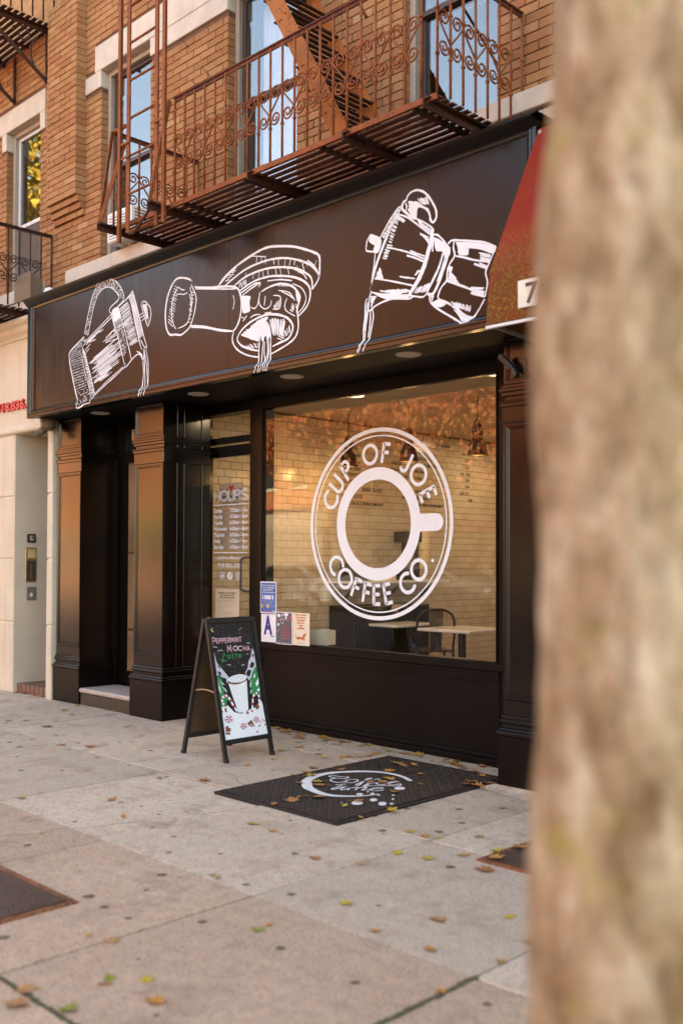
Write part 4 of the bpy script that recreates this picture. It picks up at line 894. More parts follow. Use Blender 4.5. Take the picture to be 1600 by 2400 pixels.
railing(fe, (XR, YF, 0), (XR, W0 - .02, 0), ZP + .02, 5.205, RUST, 7)
railing(fe, (XL, YF, 0), (XL, W0 - .02, 0), ZP + .02, 5.205, RUST, 7)
MB().tube([(XL, YF, 5.205), (XL + .18, YF, 5.205)], .017, 8).build('top_rail', RUST, fe)
for x, xt in ((-6.63, -6.60), (-7.37, XL)):                              # raking braces
    MB().bar((x, 4.515, ZP), (xt, YF - .02, 5.20), .012, .035).build('brace', RUST, fe)
MB().bar((-7.37, 4.515, ZP), (-7.20, YF - .05, 5.02), .012, .035).build('brace', RUST, fe)
# upright guides and drop ladder
for x, z0 in ((-7.215, 4.17), (-6.575, 4.19)): MB().box(x - .018, x + .018, 4.60, 4.606, z0, 7.4).box(x - .018, x - .012, 4.6061, 4.645, z0, 7.4).build('ladder_guide', RUST, fe)
lad = MB().box(-7.13, -7.085, 4.62, 4.634, 4.23, 7.4).build('drop_ladder', RUST, fe)
MB().box(-6.725, -6.68, 4.62, 4.634, 4.20, 7.4).build('side_rail', RUST, lad)
rg = MB().tube([(-7.09, 4.627, 0), (-6.72, 4.627, 0)], .0105, 8).mesh('rung', True); rg.materials.append(RUST)
for i in range(10): o = put('rung', rg, None, lad); o.location = (0, 0, 4.235 + i * .319)
MB().tube(crom([(-7.10, 4.63, 4.225), (-7.0, 4.62, 4.21), (-6.85, 4.60, 4.27), (-6.74, 4.56, 4.28), (-6.66, 4.54, 4.31)], 4), .012, 6).build('ladder_hook', RUST_DARK, lad)
for z in (4.98, 4.86): MB().box(-7.24, -7.07, 4.607, 4.615, z, z + .02).build('guide_clip', RUST, fe)
MB().box(-6.72, -6.55, 4.607, 4.615, 5.03, 5.05).build('guide_clip', RUST, fe)
# stair rising to the floor above
sd = Vector((-.50, 0, .866)); f0 = Vector((-4.79, 0, ZP + .02)); nrm_ = Vector((.866, 0, .5))
for y in (4.88, 5.38):
    a = f0 + Vector((0, y, 0)); b_ = a + sd * 3.6
    MB().prism([a - nrm_ * .07, a + nrm_ * .07, b_ + nrm_ * .07, b_ - nrm_ * .07], (0, .012, 0)).build('stair_stringer', ORANGE_IRON, fe)
rv_ = MB().lathe([(.014, 0), (.012, .006), (.006, .010), (0, .011)], (0, 0, 0), 8).mesh('rivet', True); rv_.materials.append(ORANGE_IRON)
for i in range(13):
    for k in (-1, 1):
        c = f0 + sd * (.12 + i * .245) + nrm_ * (.035 * k); o = put('rivet', rv_, None, fe); o.matrix_parent_inverse = fe.matrix_world.inverted(); o.location = (c.x, 4.8795, c.z); o.rotation_euler = (R(90), 0, 0)
for i in range(13):
    c = f0 + sd * (.12 + i * .245)
    tr = MB()
    for j in range(4): tr.box(c.x - .115 + j * .058, c.x - .115 + j * .058 + .034, 4.893, 5.379, c.z - .004, c.z + .006)
    tr.build('tread', RUST_DARK, fe)
hr = [Vector((-4.60, 4.87, 5.19)) + sd * t for t in (0, .5, 1.0, 1.6, 2.4)]
MB().tube(hr, .012, 8).build('stair_handrail', RUST, fe, smooth=True)
# the neighbour's balconies on the far side of the pier
for zp, lab in ((4.23, 'dark rusted fire escape balcony over the cream stucco house'), (7.5, 'dark rusted balcony seen from below with curled brackets, on the brick wall')):
    f2 = empty('fire_escape', lab, 'fire escape', (-11.5, 5.6, zp), 'neighbouring fire escape balconies')
    platform(f2, -13.2, -10.13, 4.70, W0, zp, RUST_DARK, [(-10.22, 4.68), (-11.3, 4.68), (-12.4, 4.68)], RUST_DARK, (-10.75,))
    railing(f2, (-10.13, 4.70, 0), (-10.13, W0 - .02, 0), zp + .02, zp + .89, RUST_DARK, 7)
    if zp < 5: railing(f2, (-13.2, 4.70, 0), (-10.13, 4.70, 0), zp + .02, zp + .89, RUST_DARK, 23)
    else:
        railing(f2, (-13.2, 4.70, 0), (-10.13, 4.70, 0), zp + .02, zp + .89, RUST_DARK, 23, False)
        for x in (-10.24, -11.0):
            br = MB().bar((x, 5.58, zp - .06), (x, 5.58, zp - .62), .03, .03).bar((x, 5.58, zp - .60), (x, 4.76, zp - .05), .03, .03)
            br.tube([(x, 5.58 - .30 * math.cos(R(t)) * .6 - .02, zp - .33 - .22 * math.sin(R(t))) for t in range(-60, 100, 20)], .010, 6).tube([(x, 5.28 - .13 * math.cos(R(t)) * (1 - t / 520), zp - .17 + .11 * math.sin(R(t)) * (1 - t / 520)) for t in range(0, 420, 30)], .009, 6); br.build('bracket', RUST_DARK, f2)

# ================================================================== RED AWNING of the shop at the right
REDC = None
def awning_mat():
    m, nt, b = nt_new('faded_red_canvas'); v = wpos(nt); n = noise(nt, v, 2.5, 5); c = ramp(nt, n, [(.3, (.17, .016, .006)), (.7, (.225, .024, .009))])
    g = nt.nodes.new('ShaderNodeNewGeometry'); sx = nt.nodes.new('ShaderNodeSeparateXYZ'); L(nt, g.outputs['Position'], sx.inputs[0])
    low = nt.nodes.new('ShaderNodeMapRange'); low.inputs[1].default_value = 3.45; low.inputs[2].default_value = 3.05; L(nt, sx.outputs[2], low.inputs[0])
    sp_ = noise(nt, v, 70, 3, .6); moss = math_n(nt, 'MULTIPLY', low.outputs[0], ramp(nt, sp_, [(.52, 0.0), (.58, 1.0)])); c = mixc(nt, math_n(nt, 'MULTIPLY', moss, .75), c, (.26, .20, .03))
    grime = math_n(nt, 'MULTIPLY', low.outputs[0], ramp(nt, noise(nt, v, 4, 4), [(.3, .25), (.7, .75)])); c = mixc(nt, grime, c, (.10, .055, .012))
    L(nt, c, b.inputs['Base Color']); b.inputs['Roughness'].default_value = .8; b.inputs['Specular IOR Level'].default_value = .15; return m
RED_CANVAS = awning_mat()
aw = empty('awning', 'faded red canvas awning with mossy valance beside the sign board', 'awning', (-2, 5.2, 2.8))
AX0, AX1 = -3.375, 1.6; P_ = [(5.10, 4.12), (4.60, 3.14), (4.57, 2.83)]
MB().add([(x, y, z) for x in (AX0, AX1) for y, z in P_], [(0, 1, 4, 3), (1, 2, 5, 4)]).add([(AX0, 5.10, 4.12), (AX0, 4.60, 3.14), (AX0, 4.57, 2.83), (AX0, 5.10, 2.83)], [(0, 1, 2, 3)]).add([(AX1, 5.10, 4.12), (AX1, 4.60, 3.14), (AX1, 4.57, 2.83), (AX1, 5.10, 2.83)], [(0, 1, 2, 3)]).build('canvas', RED_CANVAS, aw)
MB().bar((AX0, 4.572, 2.815), (AX1, 4.572, 2.815), .02, .016).build('valance_trim', FRAME_WHITE, aw)
MB().bar((AX0 + .02, 4.60, 2.83), (AX0 + .02, 5.38, 2.80), .02, .02).bar((AX0 + .02, 5.09, 2.80), (AX0 + .02, 5.09, 4.10), .02, .02).build('awning_frame', STEELP, aw)
MB().box(-3.15, -2.83, 4.555, 4.562, 2.885, 3.035).build('number_card', plain('cream_card', (.66, .62, .52), .5), aw)
t = MB(); put_text(t, '7', (-3.10, 4.5535, 2.905), EX, EZ, .11, bold=.02); t.build('number', BLACK_MATTE, aw, fix=False)
MB().box(-3.37, 6, 5.32, 5.6, 2.9, 4.35).build('neighbour_header', FRAME_DARK, aw) if False else None
rs = empty('right_shop_front', 'dark shop front beneath the red awning behind the tree', 'shop front', (0, 5.8, 0))
MB().box(-3.3, 6, 5.6, 5.9, 0, 2.9).build('wall', BROWN, rs); MB().box(-3.34, 6, 5.2, 5.9, 2.91, 4.2).build('sign_board', BROWN, rs)

# ================================================================== FITTINGS on the front
ac = empty('air_conditioner', 'white window air conditioner on the stone sill behind the ladder', 'air conditioner', (-8.45, 5.5, 4.65))
MB().cbox(-8.70, -8.27, 5.42, 5.86, 4.665, 4.97, .012).build('housing', WHITE_PLASTIC, ac)
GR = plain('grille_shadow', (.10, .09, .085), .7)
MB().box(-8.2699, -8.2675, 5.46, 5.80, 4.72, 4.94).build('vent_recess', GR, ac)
for i in range(7): MB().box(-8.2672, -8.262, 5.455, 5.805, 4.725 + i * .031, 4.725 + i * .031 + .015).build('louvre', WHITE_PLASTIC, ac)
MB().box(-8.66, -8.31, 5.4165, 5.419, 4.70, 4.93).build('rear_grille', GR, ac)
for i in range(8): MB().box(-8.665, -8.305, 5.410, 5.416, 4.702 + i * .029, 4.702 + i * .029 + .016).build('louvre', WHITE_PLASTIC, ac)
tag(MB().lathe([(.028, 0), (.032, .006), (.032, .075), (.036, .078), (.036, .095), (.0, .098)], (-8.52, 5.585, 4.646), 16).build('pipe_cap', WHITE_PLASTIC, None, smooth=False), 'short white plastic pipe cap standing on the stone sill', 'pipe cap')
fl = empty('floodlight', 'square beige floodlight on the left end of the sign cornice', 'floodlight', (-9.9, 5.3, 4.21))
BEIGE = plain('beige_metal', (.17, .12, .078), .5, var=.08)
hb = MB().add([(-10.16, 5.20, 4.30), (-9.84, 5.20, 4.30), (-9.84, 5.20, 4.56), (-10.16, 5.20, 4.56), (-10.10, 5.36, 4.33), (-9.88, 5.36, 4.33), (-9.88, 5.36, 4.52), (-10.10, 5.36, 4.52)], [(0, 1, 2, 3), (4, 5, 6, 7), (0, 1, 5, 4), (1, 2, 6, 5), (2, 3, 7, 6), (3, 0, 4, 7)])
ho = hb.build('housing', BEIGE, fl); MB().box(-10.175, -9.825, 5.185, 5.1995, 4.285, 4.575).build('rim', BEIGE, fl); MB().box(-10.178, -10.1755, 5.182, 5.20, 4.28, 4.58).build('edge_strip', FRAME_WHITE, fl); MB().bar((-9.99, 5.30, 4.20), (-9.99, 5.30, 4.33), .03, .03).bar((-9.99, 5.30, 4.22), (-9.7, 5.30, 4.215), .025, .02).build('bracket', BEIGE, fl)
dc_ = empty('dome_camera', 'white dome security camera beside the beige floodlight', 'camera', (-9.62, 5.3, 4.21))
MB().lathe([(.0, -.075), (.045, -.06), (.062, -.02), (.062, .02), (.045, .055), (.02, .068), (0, .07)], (-9.62, 5.30, 4.31), 16).build('housing', WHITE_PLASTIC, dc_, smooth=True); MB().tube([(-9.62, 5.30, 4.21), (-9.62, 5.30, 4.25)], .03, 10).build('stem', WHITE_PLASTIC, dc_); MB().lathe([(.025, -.01), (.025, 0), (0, .004)], (-9.60, 5.235, 4.30), 12).build('lens', BLACK_METAL, dc_)
uc = empty('bullet_camera', 'dusty brown camera hanging under the corner of the sign board', 'camera', (-9.63, 5.28, 2.97))
MUD = plain('dusty_brown_plastic', (.12, .082, .055), .5, var=.15)
MB().lathe([(.085, 0), (.088, -.03), (.080, -.034), (.080, -.085), (.055, -.115), (.0, -.125)], (-9.62, 5.30, 2.972), 18).build('base', MUD, uc, smooth=False)
MB().tube([(-9.64, 5.28, 2.87), (-9.69, 5.22, 2.82)], .040, 14).build('barrel', MUD, uc, smooth=True); MB().tube([(-9.6895, 5.2205, 2.8205), (-9.694, 5.215, 2.816)], .033, 14).build('lens', BLACK_METAL, uc)
sf = empty('spotlight', 'small black spotlight on a square plate on the right pilaster', 'spotlight', (-3.73, 5.41, 2.75))
MB().cbox(-3.79, -3.68, 5.408, 5.419, 2.69, 2.815, .003).build('plate', BROWN, sf)
MB().tube([(-3.735, 5.41, 2.752), (-3.75, 5.36, 2.752)], .014, 8).build('arm', BLACK_METAL, sf)
MB().tube([(-3.745, 5.355, 2.745), (-3.825, 5.33, 2.835)], [.022, .022], 12).build('barrel', BLACK_METAL, sf); MB().tube([(-3.735, 5.355, 2.74), (-3.70, 5.345, 2.69)], [.02, .02], 12).build('rear_barrel', BLACK_METAL, sf)
jb = tag(MB().cbox(-9.60, -9.50, 5.50, 5.568, 4.37, 4.45, .006).build('junction_box', plain('grey_box', (.42, .39, .36), .5)), 'small grey junction box on the stone course above the sign', 'junction box')
# ================================================================== NOTICES on the shop glass
def poster(name, label, x0, x1, z0, z1, y, ground, items, curl=.006, border=None):
    """a sheet of paper: slightly bowed grid, with printed layers following it"""
    e = empty(name, label, 'poster', ((x0 + x1) / 2, y, z0))
    def yy(x): t = (x - x0) / (x1 - x0); return y - curl * math.sin(math.pi * t) - curl * .4 * t
    mb = MB(); n = 6
    mb.add([(x0 + (x1 - x0) * i / n, yy(x0 + (x1 - x0) * i / n), z) for i in range(n + 1) for z in (z0, z1)], [(2 * i, 2 * i + 2, 2 * i + 3, 2 * i + 1) for i in range(n)])
    mb.add([(x0 + (x1 - x0) * i / n, yy(x0 + (x1 - x0) * i / n) + .0008, z) for i in range(n + 1) for z in (z0, z1)], [(2 * i, 2 * i + 1, 2 * i + 3, 2 * i + 2) for i in range(n)])
    mb.build('sheet', ground, e, fix=False)
    layers = {}
    def mbx(m): return layers.setdefault(m.name, (MB(), m))[0]
    W_, H_ = x1 - x0, z1 - z0
    def rect(m, a, b_, c, d, lv=1):
        k = 4; mbx(m).add([(x0 + W_ * (a + (b_ - a) * i / k), yy(x0 + W_ * (a + (b_ - a) * i / k)) - .0006 * lv, z0 + H_ * zz) for i in range(k + 1) for zz in (c, d)], [(2 * i, 2 * i + 2, 2 * i + 3, 2 * i + 1) for i in range(k)])
    def text(m, s, cx, cz, h, w=None, al='C', bold=.0, lv=2):
        t = MB(); put_text(t, s, (x0 + W_ * cx, 0, z0 + H_ * cz), EX, EZ, h, w * W_ if w else None, al, bold); mbx(m).add([(p[0], yy(p[0]) - .0006 * lv, p[2]) for p in t.v], t.f)
    def poly(m, pts, lv=2): mbx(m).add([(x0 + W_ * a, yy(x0 + W_ * a) - .0006 * lv, z0 + H_ * b_) for a, b_ in pts], [tuple(range(len(pts)))])
    items(rect, text, poly)
    for k, (mb, m) in layers.items(): mb.build('print', m, e, fix=False)
    return e
INK = plain('black_ink', (.02, .02, .025), .6); PWHITE = plain('white_paper', (.80, .80, .80), .6, var=.03); NAVY = plain('navy_ink', (.018, .030, .22), .5); BLUE = plain('blue_ink', (.045, .135, .38), .5); GREYP = plain('slate_paper', (.085, .10, .135), .5)
CREAM = plain('cream_paper', (.72, .64, .50), .6, var=.04); RUSTI = plain('rust_ink', (.55, .14, .035), .6); CORAL = plain('coral_ink', (.55, .10, .07), .6); LGREY = plain('grey_ink', (.45, .46, .50), .6); YEL = plain('yellow_ink', (.55, .42, .10), .6); REDI = plain('red_ink', (.55, .02, .03), .5)
PY = 5.938
def p_blue(rect, text, poly):
    rect(BLUE, .04, .96, .03, .965)
    for i, s in enumerate(('New York City requires', 'you to be vaccinated', 'against COVID-19', 'to enter this business')): text(PWHITE, s, .5, .865 - i * .073, .0115, (.84, .76, .60, .80)[i], 'C', .02)
    rect(PWHITE, .16, .84, .44, .565)
    for i in range(3): text(BLUE, ('Need a vaccine? Find a site', 'near you at nyc.gov', 'or call 877-VAX-4NYC')[i], .5, .53 - i * .034, .005, .56, 'C', .01, 3)
    for i in range(3): text(PWHITE, 'Proof of vaccination is required for staff and customers', .5, .385 - i * .035, .0042, (.84, .6, .6)[i])
    rect(YEL, .07, .20, .17, .29); rect(YEL, .46, .60, .17, .29); rect(REDI, .38, .60, .045, .09); text(PWHITE, 'NYC', .86, .055, .010, .17, 'C', .05)
    for i in range(3): text(PWHITE, 'NYC COVID SAFE', .34, .26 - i * .03, .003, .18); text(PWHITE, 'Excelsior pass', .80, .26 - i * .03, .003, .3)
poster('poster', 'blue printed vaccination notice on the window edge beside the door', -6.912, -6.688, 1.012, 1.296, PY, PWHITE, p_blue, .010)
def p_A(rect, text, poly):
    text(LGREY, 'SANITARY INSPECTION GRADE', .5, .93, .006, .8, 'C', .01)
    pts = [(.5 + .40 * math.cos(R(t)), .58 + .31 * math.sin(R(t))) for t in range(0, 360, 12)]
    for k in (1, .93, .86):
        q = [(.5 + (a - .5) * k, .58 + (b_ - .58) * k) for a, b_ in pts]
        for i in range(0, len(q)):
            a, b_ = q[i], q[(i + 1) % len(q)]; poly(LGREY, [a, b_, (b_[0], b_[1] + .004), (a[0], a[1] + .004)], 1)
    text(NAVY, 'A', .5, .30, .158, .60, 'C', .045, 3)
    for i in range(5): rect(LGREY, .06, .06 + (.30, .42, .26, .36, .2)[i], .05 + i * .036, .054 + i * .036)
    text(INK, 'NYC', .80, .185, .012, .22, 'C', .06); rect(LGREY, .66, .95, .06, .063); rect(LGREY, .66, .95, .10, .103)
poster('poster', 'white inspection grade card with a large blue letter A in the window corner', -6.897, -6.700, .752, 1.003, PY, PWHITE, p_A, .004)
def p_grey(rect, text, poly):
    rect(GREYP, .025, .975, .02, .98)
    for i, s in enumerate(('PROOF OF', 'VACCINATION', 'REQUIRED FOR', 'STAYS OVER', '10 MINUTES')): text(CORAL, s, .62, .53 - i * .09, .016, (.42, .56, .58, .54, .52)[i], 'C', .02)
    for a, b_, w in ((.10, .84, .2), (.55, .88, .22), (.12, .56, .1), (.60, .78, .08)): rect(PWHITE, a, a + w, b_, b_ + .09)
    for a, b_ in ((.12, .73), (.70, .72), (.86, .82)): rect(CORAL, a, a + .13, b_, b_ + .06)
    poly(PWHITE, [(.06, .36), (.08, .36), (.24, .46), (.22, .46)]); poly(PWHITE, [(.38, .88), (.42, .86), (.52, .94), (.50, .96)])
    for t in range(0, 330, 30): poly(PWHITE, [(.42 + .10 * math.cos(R(t)), .72 + .07 * math.sin(R(t))), (.42 + .10 * math.cos(R(t + 30)), .72 + .07 * math.sin(R(t + 30))), (.42 + .12 * math.cos(R(t + 30)), .72 + .082 * math.sin(R(t + 30))), (.42 + .12 * math.cos(R(t)), .72 + .082 * math.sin(R(t)))])
    rect(PWHITE, .05, .30, .045, .052); rect(PWHITE, .4, .9, .045, .05)
poster('poster', 'slate grey window poster with coral lettering and small medical pictures', -6.693, -6.477, .744, 1.030, PY - .003, PWHITE, p_grey, .005)
def p_dog(rect, text, poly):
    for i, s in enumerate(('Sorry but', 'our furry', 'friends', 'have to', 'wait', 'outside')): text(RUSTI, s, (.5, .5, .5, .5, .5, .5)[i], .915 - i * .082, .0155, (.62, .60, .46, .46, .26, .46)[i], 'C', .045)
    poly(RUSTI, [(.24, .235), (.36, .27), (.60, .255), (.66, .34), (.80, .40), (.80, .31), (.72, .27), (.72, .20), (.78, .16), (.70, .16), (.64, .185), (.42, .20), (.40, .16), (.34, .155), (.34, .20), (.26, .18)])
    poly(RUSTI, [(.24, .26), (.17, .34), (.19, .345), (.27, .27)])
    text(INK, 'THANK YOU FOR UNDERSTANDING', .5, .075, .004, .55); text(INK, 'cup of joe', .5, .045, .004, .4); rect(INK, .80, .92, .955, .962)
poster('poster', 'cream window poster with a rust brown dog and message about furry friends', -6.472, -6.253, .748, 1.031, PY - .005, CREAM, p_dog, .004)
KRAFT = plain('kraft_poster', (.84, .68, .51), .7, var=.04); BRINK = plain('brown_ink', (.06, .035, .025), .7)
def p_cov(rect, text, poly):
    for i, s in enumerate(('PREVENT THE SPREAD', 'OF COVID-19 IN', 'NYC RESTAURANTS!')): text(BRINK, s, .5, .90 - i * .045, .014, (.74, .56, .62)[i], 'C', .03)
    text(BRINK, 'KEEP THESE STEPS WHEN DINING', .42, .76, .006, .68, 'C', .01); rect(BRINK, .08, .9, .735, .738)
    for i in range(4):
        z = .62 - i * .145
        for a, b_, c, d in ((.14, .28, z, z + .004), (.14, .28, z + .09, z + .094), (.14, .152, z, z + .094), (.268, .28, z, z + .094)): rect(LGREY, a, b_, c, d)
        text(BRINK, ('Keep your distance', 'Wear a face covering', 'Wash your hands often', 'Stay home if sick')[i], .36, z + .065, .0055, .3, 'L', .01); rect(LGREY, .36, .9, z + .04, .045 + z); rect(LGREY, .36, .8, z + .015, .02 + z)
    for a, b_, c, d in ((.0, 1, .995, 1), (.0, 1, 0, .005), (0, .008, 0, 1), (.992, 1, 0, 1)): rect(RUSTI, a, b_, c, d)
poster('poster', 'tan public health notice taped inside the door glass behind the chalkboard', -7.70, -7.325, .72, 1.215, 6.035, KRAFT, p_cov, .003)
def p_ny(rect, text, poly):
    text(BRINK, "IT'S UP", .22, .88, .022, .36, 'C', .02); text(BRINK, 'TO YOU', .80, .88, .022, .36, 'C', .02); text(BRINK, 'NEW YORK', .5, .76, .030, .8, 'C', .04); text(BRINK, 'STOP THE SPREAD', .5, .68, .016, .7)
    poly(REDI, [(.52, .87), (.62, .93), (.615, .96), (.575, .965), (.52, .945), (.465, .965), (.425, .96), (.42, .93)])
    for i in range(6): rect(RUSTI, .10, (.5, .35, .45, .3, .5, .4)[i], .575 - i * .09, .582 - i * .09)
poster('poster', 'health notice with a red heart taped inside the door glass behind the hours', -7.66, -7.30, 1.60, 2.23, 6.05, plain('tan_sheet', (.46, .34, .235), .7, var=.05), p_ny, .003)

# ================================================================== INSIDE THE CAFE
MARBLE = plain('pale_marble', (.82, .81, .80), .2, var=.12, vscale=7); STEELC = plain('dark_steel', (.035, .03, .027), .35, metal=.6, var=.2); GUN = plain('brushed_gunmetal', (.13, .11, .095), .32, metal=.7, var=.2)
def cafe_table(x, y, rz, label):
    e = empty('cafe_table', label, 'table', (x, y, .03), 'cafe tables', rz)
    L_ = lambda mb, n, m, **k: (lambda o: o)(mb.build(n, m, None, **k))
    for nme, mb, m in (('table_top', MB().cbox(-.33, .33, -.33, .33, .735, .765, .006), MARBLE), ('column', MB().tube([(0, 0, .02), (0, 0, .735)], .042, 14), STEELC), ('base', MB().lathe([(.24, 0), (.24, .012), (.06, .03), (.045, .05)], (0, 0, 0), 24), STEELC)):
        o = mb.build(nme, m); o.parent = e
    return e
cafe_table(-7.42, 8.33, .03, 'marble topped cafe table by the tiled wall, beneath the window logo'); cafe_table(-6.36, 8.20, .03, 'marble topped cafe table beside the right shop pilaster')
def cafe_chair(x, y, rz, label):
    e = empty('cafe_chair', label, 'chair', (x, y, .03), 'metal cafe chairs', rz)
    parts = [('seat', MB().cbox(-.18, .18, -.18, .18, .44, .46, .008), plain('chair_wood', (.20, .10, .045), .5) if False else GUN)]
    fr_ = MB().tube(crom([(-.20, -.19, 0), (-.175, -.175, .44), (-.185, -.185, .62), (-.17, -.20, .78), (-.09, -.215, .845), (0, -.22, .855), (.09, -.215, .845), (.17, -.20, .78), (.185, -.185, .62), (.175, -.175, .44), (.20, -.19, 0)], 5), .0125, 8)
    parts.append(('back_frame', fr_, STEELC))
    parts.append(('back_splat', MB().add([(-.055, -.18, .46), (.055, -.18, .46), (.07, -.214, .845), (-.07, -.214, .845), (-.055, -.186, .46), (.055, -.186, .46), (.07, -.222, .845), (-.07, -.222, .845)], [(0, 1, 2, 3), (4, 5, 6, 7), (0, 1, 5, 4), (1, 2, 6, 5), (2, 3, 7, 6), (3, 0, 4, 7)]), GUN))
    for sx in (-1, 1): parts.append(('leg', MB().tube([(sx * .165, .165, .44), (sx * .205, .205, 0)], .012, 8), STEELC))
    for n, mb, m in parts: o = mb.build(n, m, None, smooth=n in ('back_frame', 'leg')); o.parent = e
    return e
cafe_chair(-6.90, 8.36, R(52), 'dark metal cafe chair between the two marble tables').scale = (1.1, 1.1, 1.1); cafe_chair(-5.72, 8.36, R(52), 'dark metal cafe chair at the table by the right pilaster'); cafe_chair(-6.8, 7.2, R(10), 'dark metal cafe chair facing the shop window') if False else None
bench = empty('window_bench', 'brown wooden bench top inside the shop window', 'bench', (-4.75, 6.3, .03))
WOODB = plain('bench_wood', (.26, .13, .05), .45, var=.25, vscale=9); MB().cbox(-5.3, -4.32, 6.16, 6.5, .66, .70, .006).build('bench_top', WOODB, bench)
for x in (-5.2, -4.45): MB().box(x - .03, x + .03, 6.2, 6.46, .03, .66).build('leg', STEELC, bench)
sh = empty('wall_shelf', 'white stone wall shelf on brackets along the tiled wall', 'shelf', (-7.8, 8.5, 1.22))
MB().cbox(-7.894, -7.56, 7.75, 9.5, 1.232, 1.262, .005).build('slab', MARBLE, sh)
for y in (8.0, 8.7, 9.3): MB().bar((-7.88, y, 1.05), (-7.62, y, 1.23), .02, .03).build('bracket', STEELC, sh)
cb = empty('low_cabinet', 'black low cabinet against the tiled wall under the shelf', 'cabinet', (-7.65, 8.4, .03))
MB().cbox(-7.894, -7.50, 7.78, 9.05, .03, .985, .008).build('carcass', BLACK_METAL, cb)
for y0, y1 in ((7.80, 8.20), (8.215, 8.62), (8.635, 9.03)): MB().cbox(-7.4995, -7.488, y0, y1, .08, .95, .004).build('door_panel', BLACK_MATTE, cb)
gr = empty('coffee_grinder', 'black coffee grinder standing on the wall shelf', 'grinder', (-7.7, 8.88, 1.262))
MB().cbox(-7.80, -7.60, 8.74, 9.0, 1.262, 1.50, .012).cbox(-7.78, -7.62, 8.86, 9.0, 1.50, 1.82, .01).build('body', BLACK_MATTE, gr); MB().cbox(-7.80, -7.58, 8.74, 9.02, 1.70, 1.83, .012).build('head', BLACK_METAL, gr); MB().cbox(-7.66, -7.60, 8.76, 8.85, 1.56, 1.62, .005).build('spout', BRASS, gr)
for i, (y, w, h, m, lab) in enumerate(((7.92, .10, .24, BLACK_MATTE, 'dark round canister at the near end of the wall shelf'), (8.12, .09, .16, BLACK_METAL, 'short black canister on the wall shelf'), (8.52, .10, .14, KRAFT, 'tan paper bag standing on the wall shelf'))):
    e = empty('canister' if i < 2 else 'paper_bag', lab, 'canister' if i < 2 else 'bag', (-7.72, y, 1.262))
    if i < 2: MB().lathe([(w * .95, 0), (w, .01), (w, h * .8)], (-7.72, y, 1.262), 18).build('body', m, e, smooth=False); MB().lathe([(w * 1.02, h * .8), (w * 1.02, h * .92), (w * .3, h), (0, h)], (-7.72, y, 1.262), 18).build('lid', BRASS if i == 0 else STEELC, e)
    else: MB().add([(-7.80, y - w, 1.262), (-7.64, y - w, 1.262), (-7.64, y + w, 1.262), (-7.80, y + w, 1.262), (-7.77, y - w, 1.262 + h), (-7.66, y - w * .9, 1.262 + h * .95), (-7.66, y + w, 1.262 + h), (-7.77, y + w, 1.262 + h * .97)], [(0, 3, 2, 1), (4, 5, 6, 7), (0, 1, 5, 4), (1, 2, 6, 5), (2, 3, 7, 6), (3, 0, 4, 7)]).build('body', m, e)
cbx = empty('carton', 'small white carton on the window ledge behind the dog poster', 'carton', (-6.37, 6.2, .742))
MB().box(-6.47, -6.27, 6.14, 6.146, .742, .87).box(-6.47, -6.27, 6.26, 6.266, .742, .87).box(-6.276, -6.27, 6.1465, 6.2595, .742, .87).box(-6.47, -6.464, 6.1465, 6.2595, .742, .80).box(-6.464, -6.276, 6.1465, 6.2595, .742, .746).build('body', CREAM, cbx)
# pendant lamps
BRONZE = plain('aged_bronze', (.014, .010, .008), .38, metal=.2, var=.3, vscale=18); BULB = emit_mat('warm_bulb', (1.0, .42, .12), 1.6)
def pendant(x, y, label):
    zb = 2.49; e = empty('pendant_lamp', label, 'lamp', (x, y, zb), 'pendant lamps')
    for n, mb, m, s in (('shade', MB().lathe([(.098, .0), (.103, .004), (.103, .016), (.094, .02), (.090, .06), (.080, .11), (.062, .15), (.045, .175), (.044, .178), (.058, .148), (.075, .108), (.085, .06), (.089, .02)], (0, 0, 0), 28, cap=False), BRONZE, True),
                        ('socket', MB().lathe([(.044, .172), (.046, .19), (.046, .225), (.034, .235), (.034, .27), (.040, .275), (.040, .29), (.02, .31), (.012, .34)], (0, 0, 0), 18, cap=False), BRONZE, False),
                        ('yoke', MB().tube(crom([(-.055, 0, .19), (-.06, 0, .25), (-.045, 0, .30), (-.02, 0, .34), (.02, 0, .34), (.045, 0, .30), (.06, 0, .25), (.055, 0, .19)], 4), .006, 6), BRONZE, True),
                        ('stem', MB().tube([(0, 0, .34), (0, 0, .569)], .006, 8), BRONZE, False), ('bulb', MB().lathe([(0, .02), (.028, .03), (.036, .06), (.026, .10), (.014, .13)], (0, 0, 0), 14), BULB, True)):
        o = mb.build(n, m, None, smooth=s); o.parent = e
    ld = bpy.data.lights.new('pendant_light', 'POINT'); ld.energy = .8; ld.color = (1.0, .62, .30); ld.shadow_soft_size = .05
    lo = bpy.data.objects.new('pendant_light', ld); COL.objects.link(lo); lo.parent = e; lo.location = (0, 0, -.03)
pendant(-7.42, 7.60, 'bronze bell pendant lamp nearest the tiled wall'); pendant(-6.60, 7.63, 'bronze bell pendant lamp in the middle of the row of three'); pendant(-5.72, 7.61, 'bronze bell pendant lamp farthest from the tiled wall')
PANEL = emit_mat('ceiling_panel_light', (1.0, .82, .6), .5)
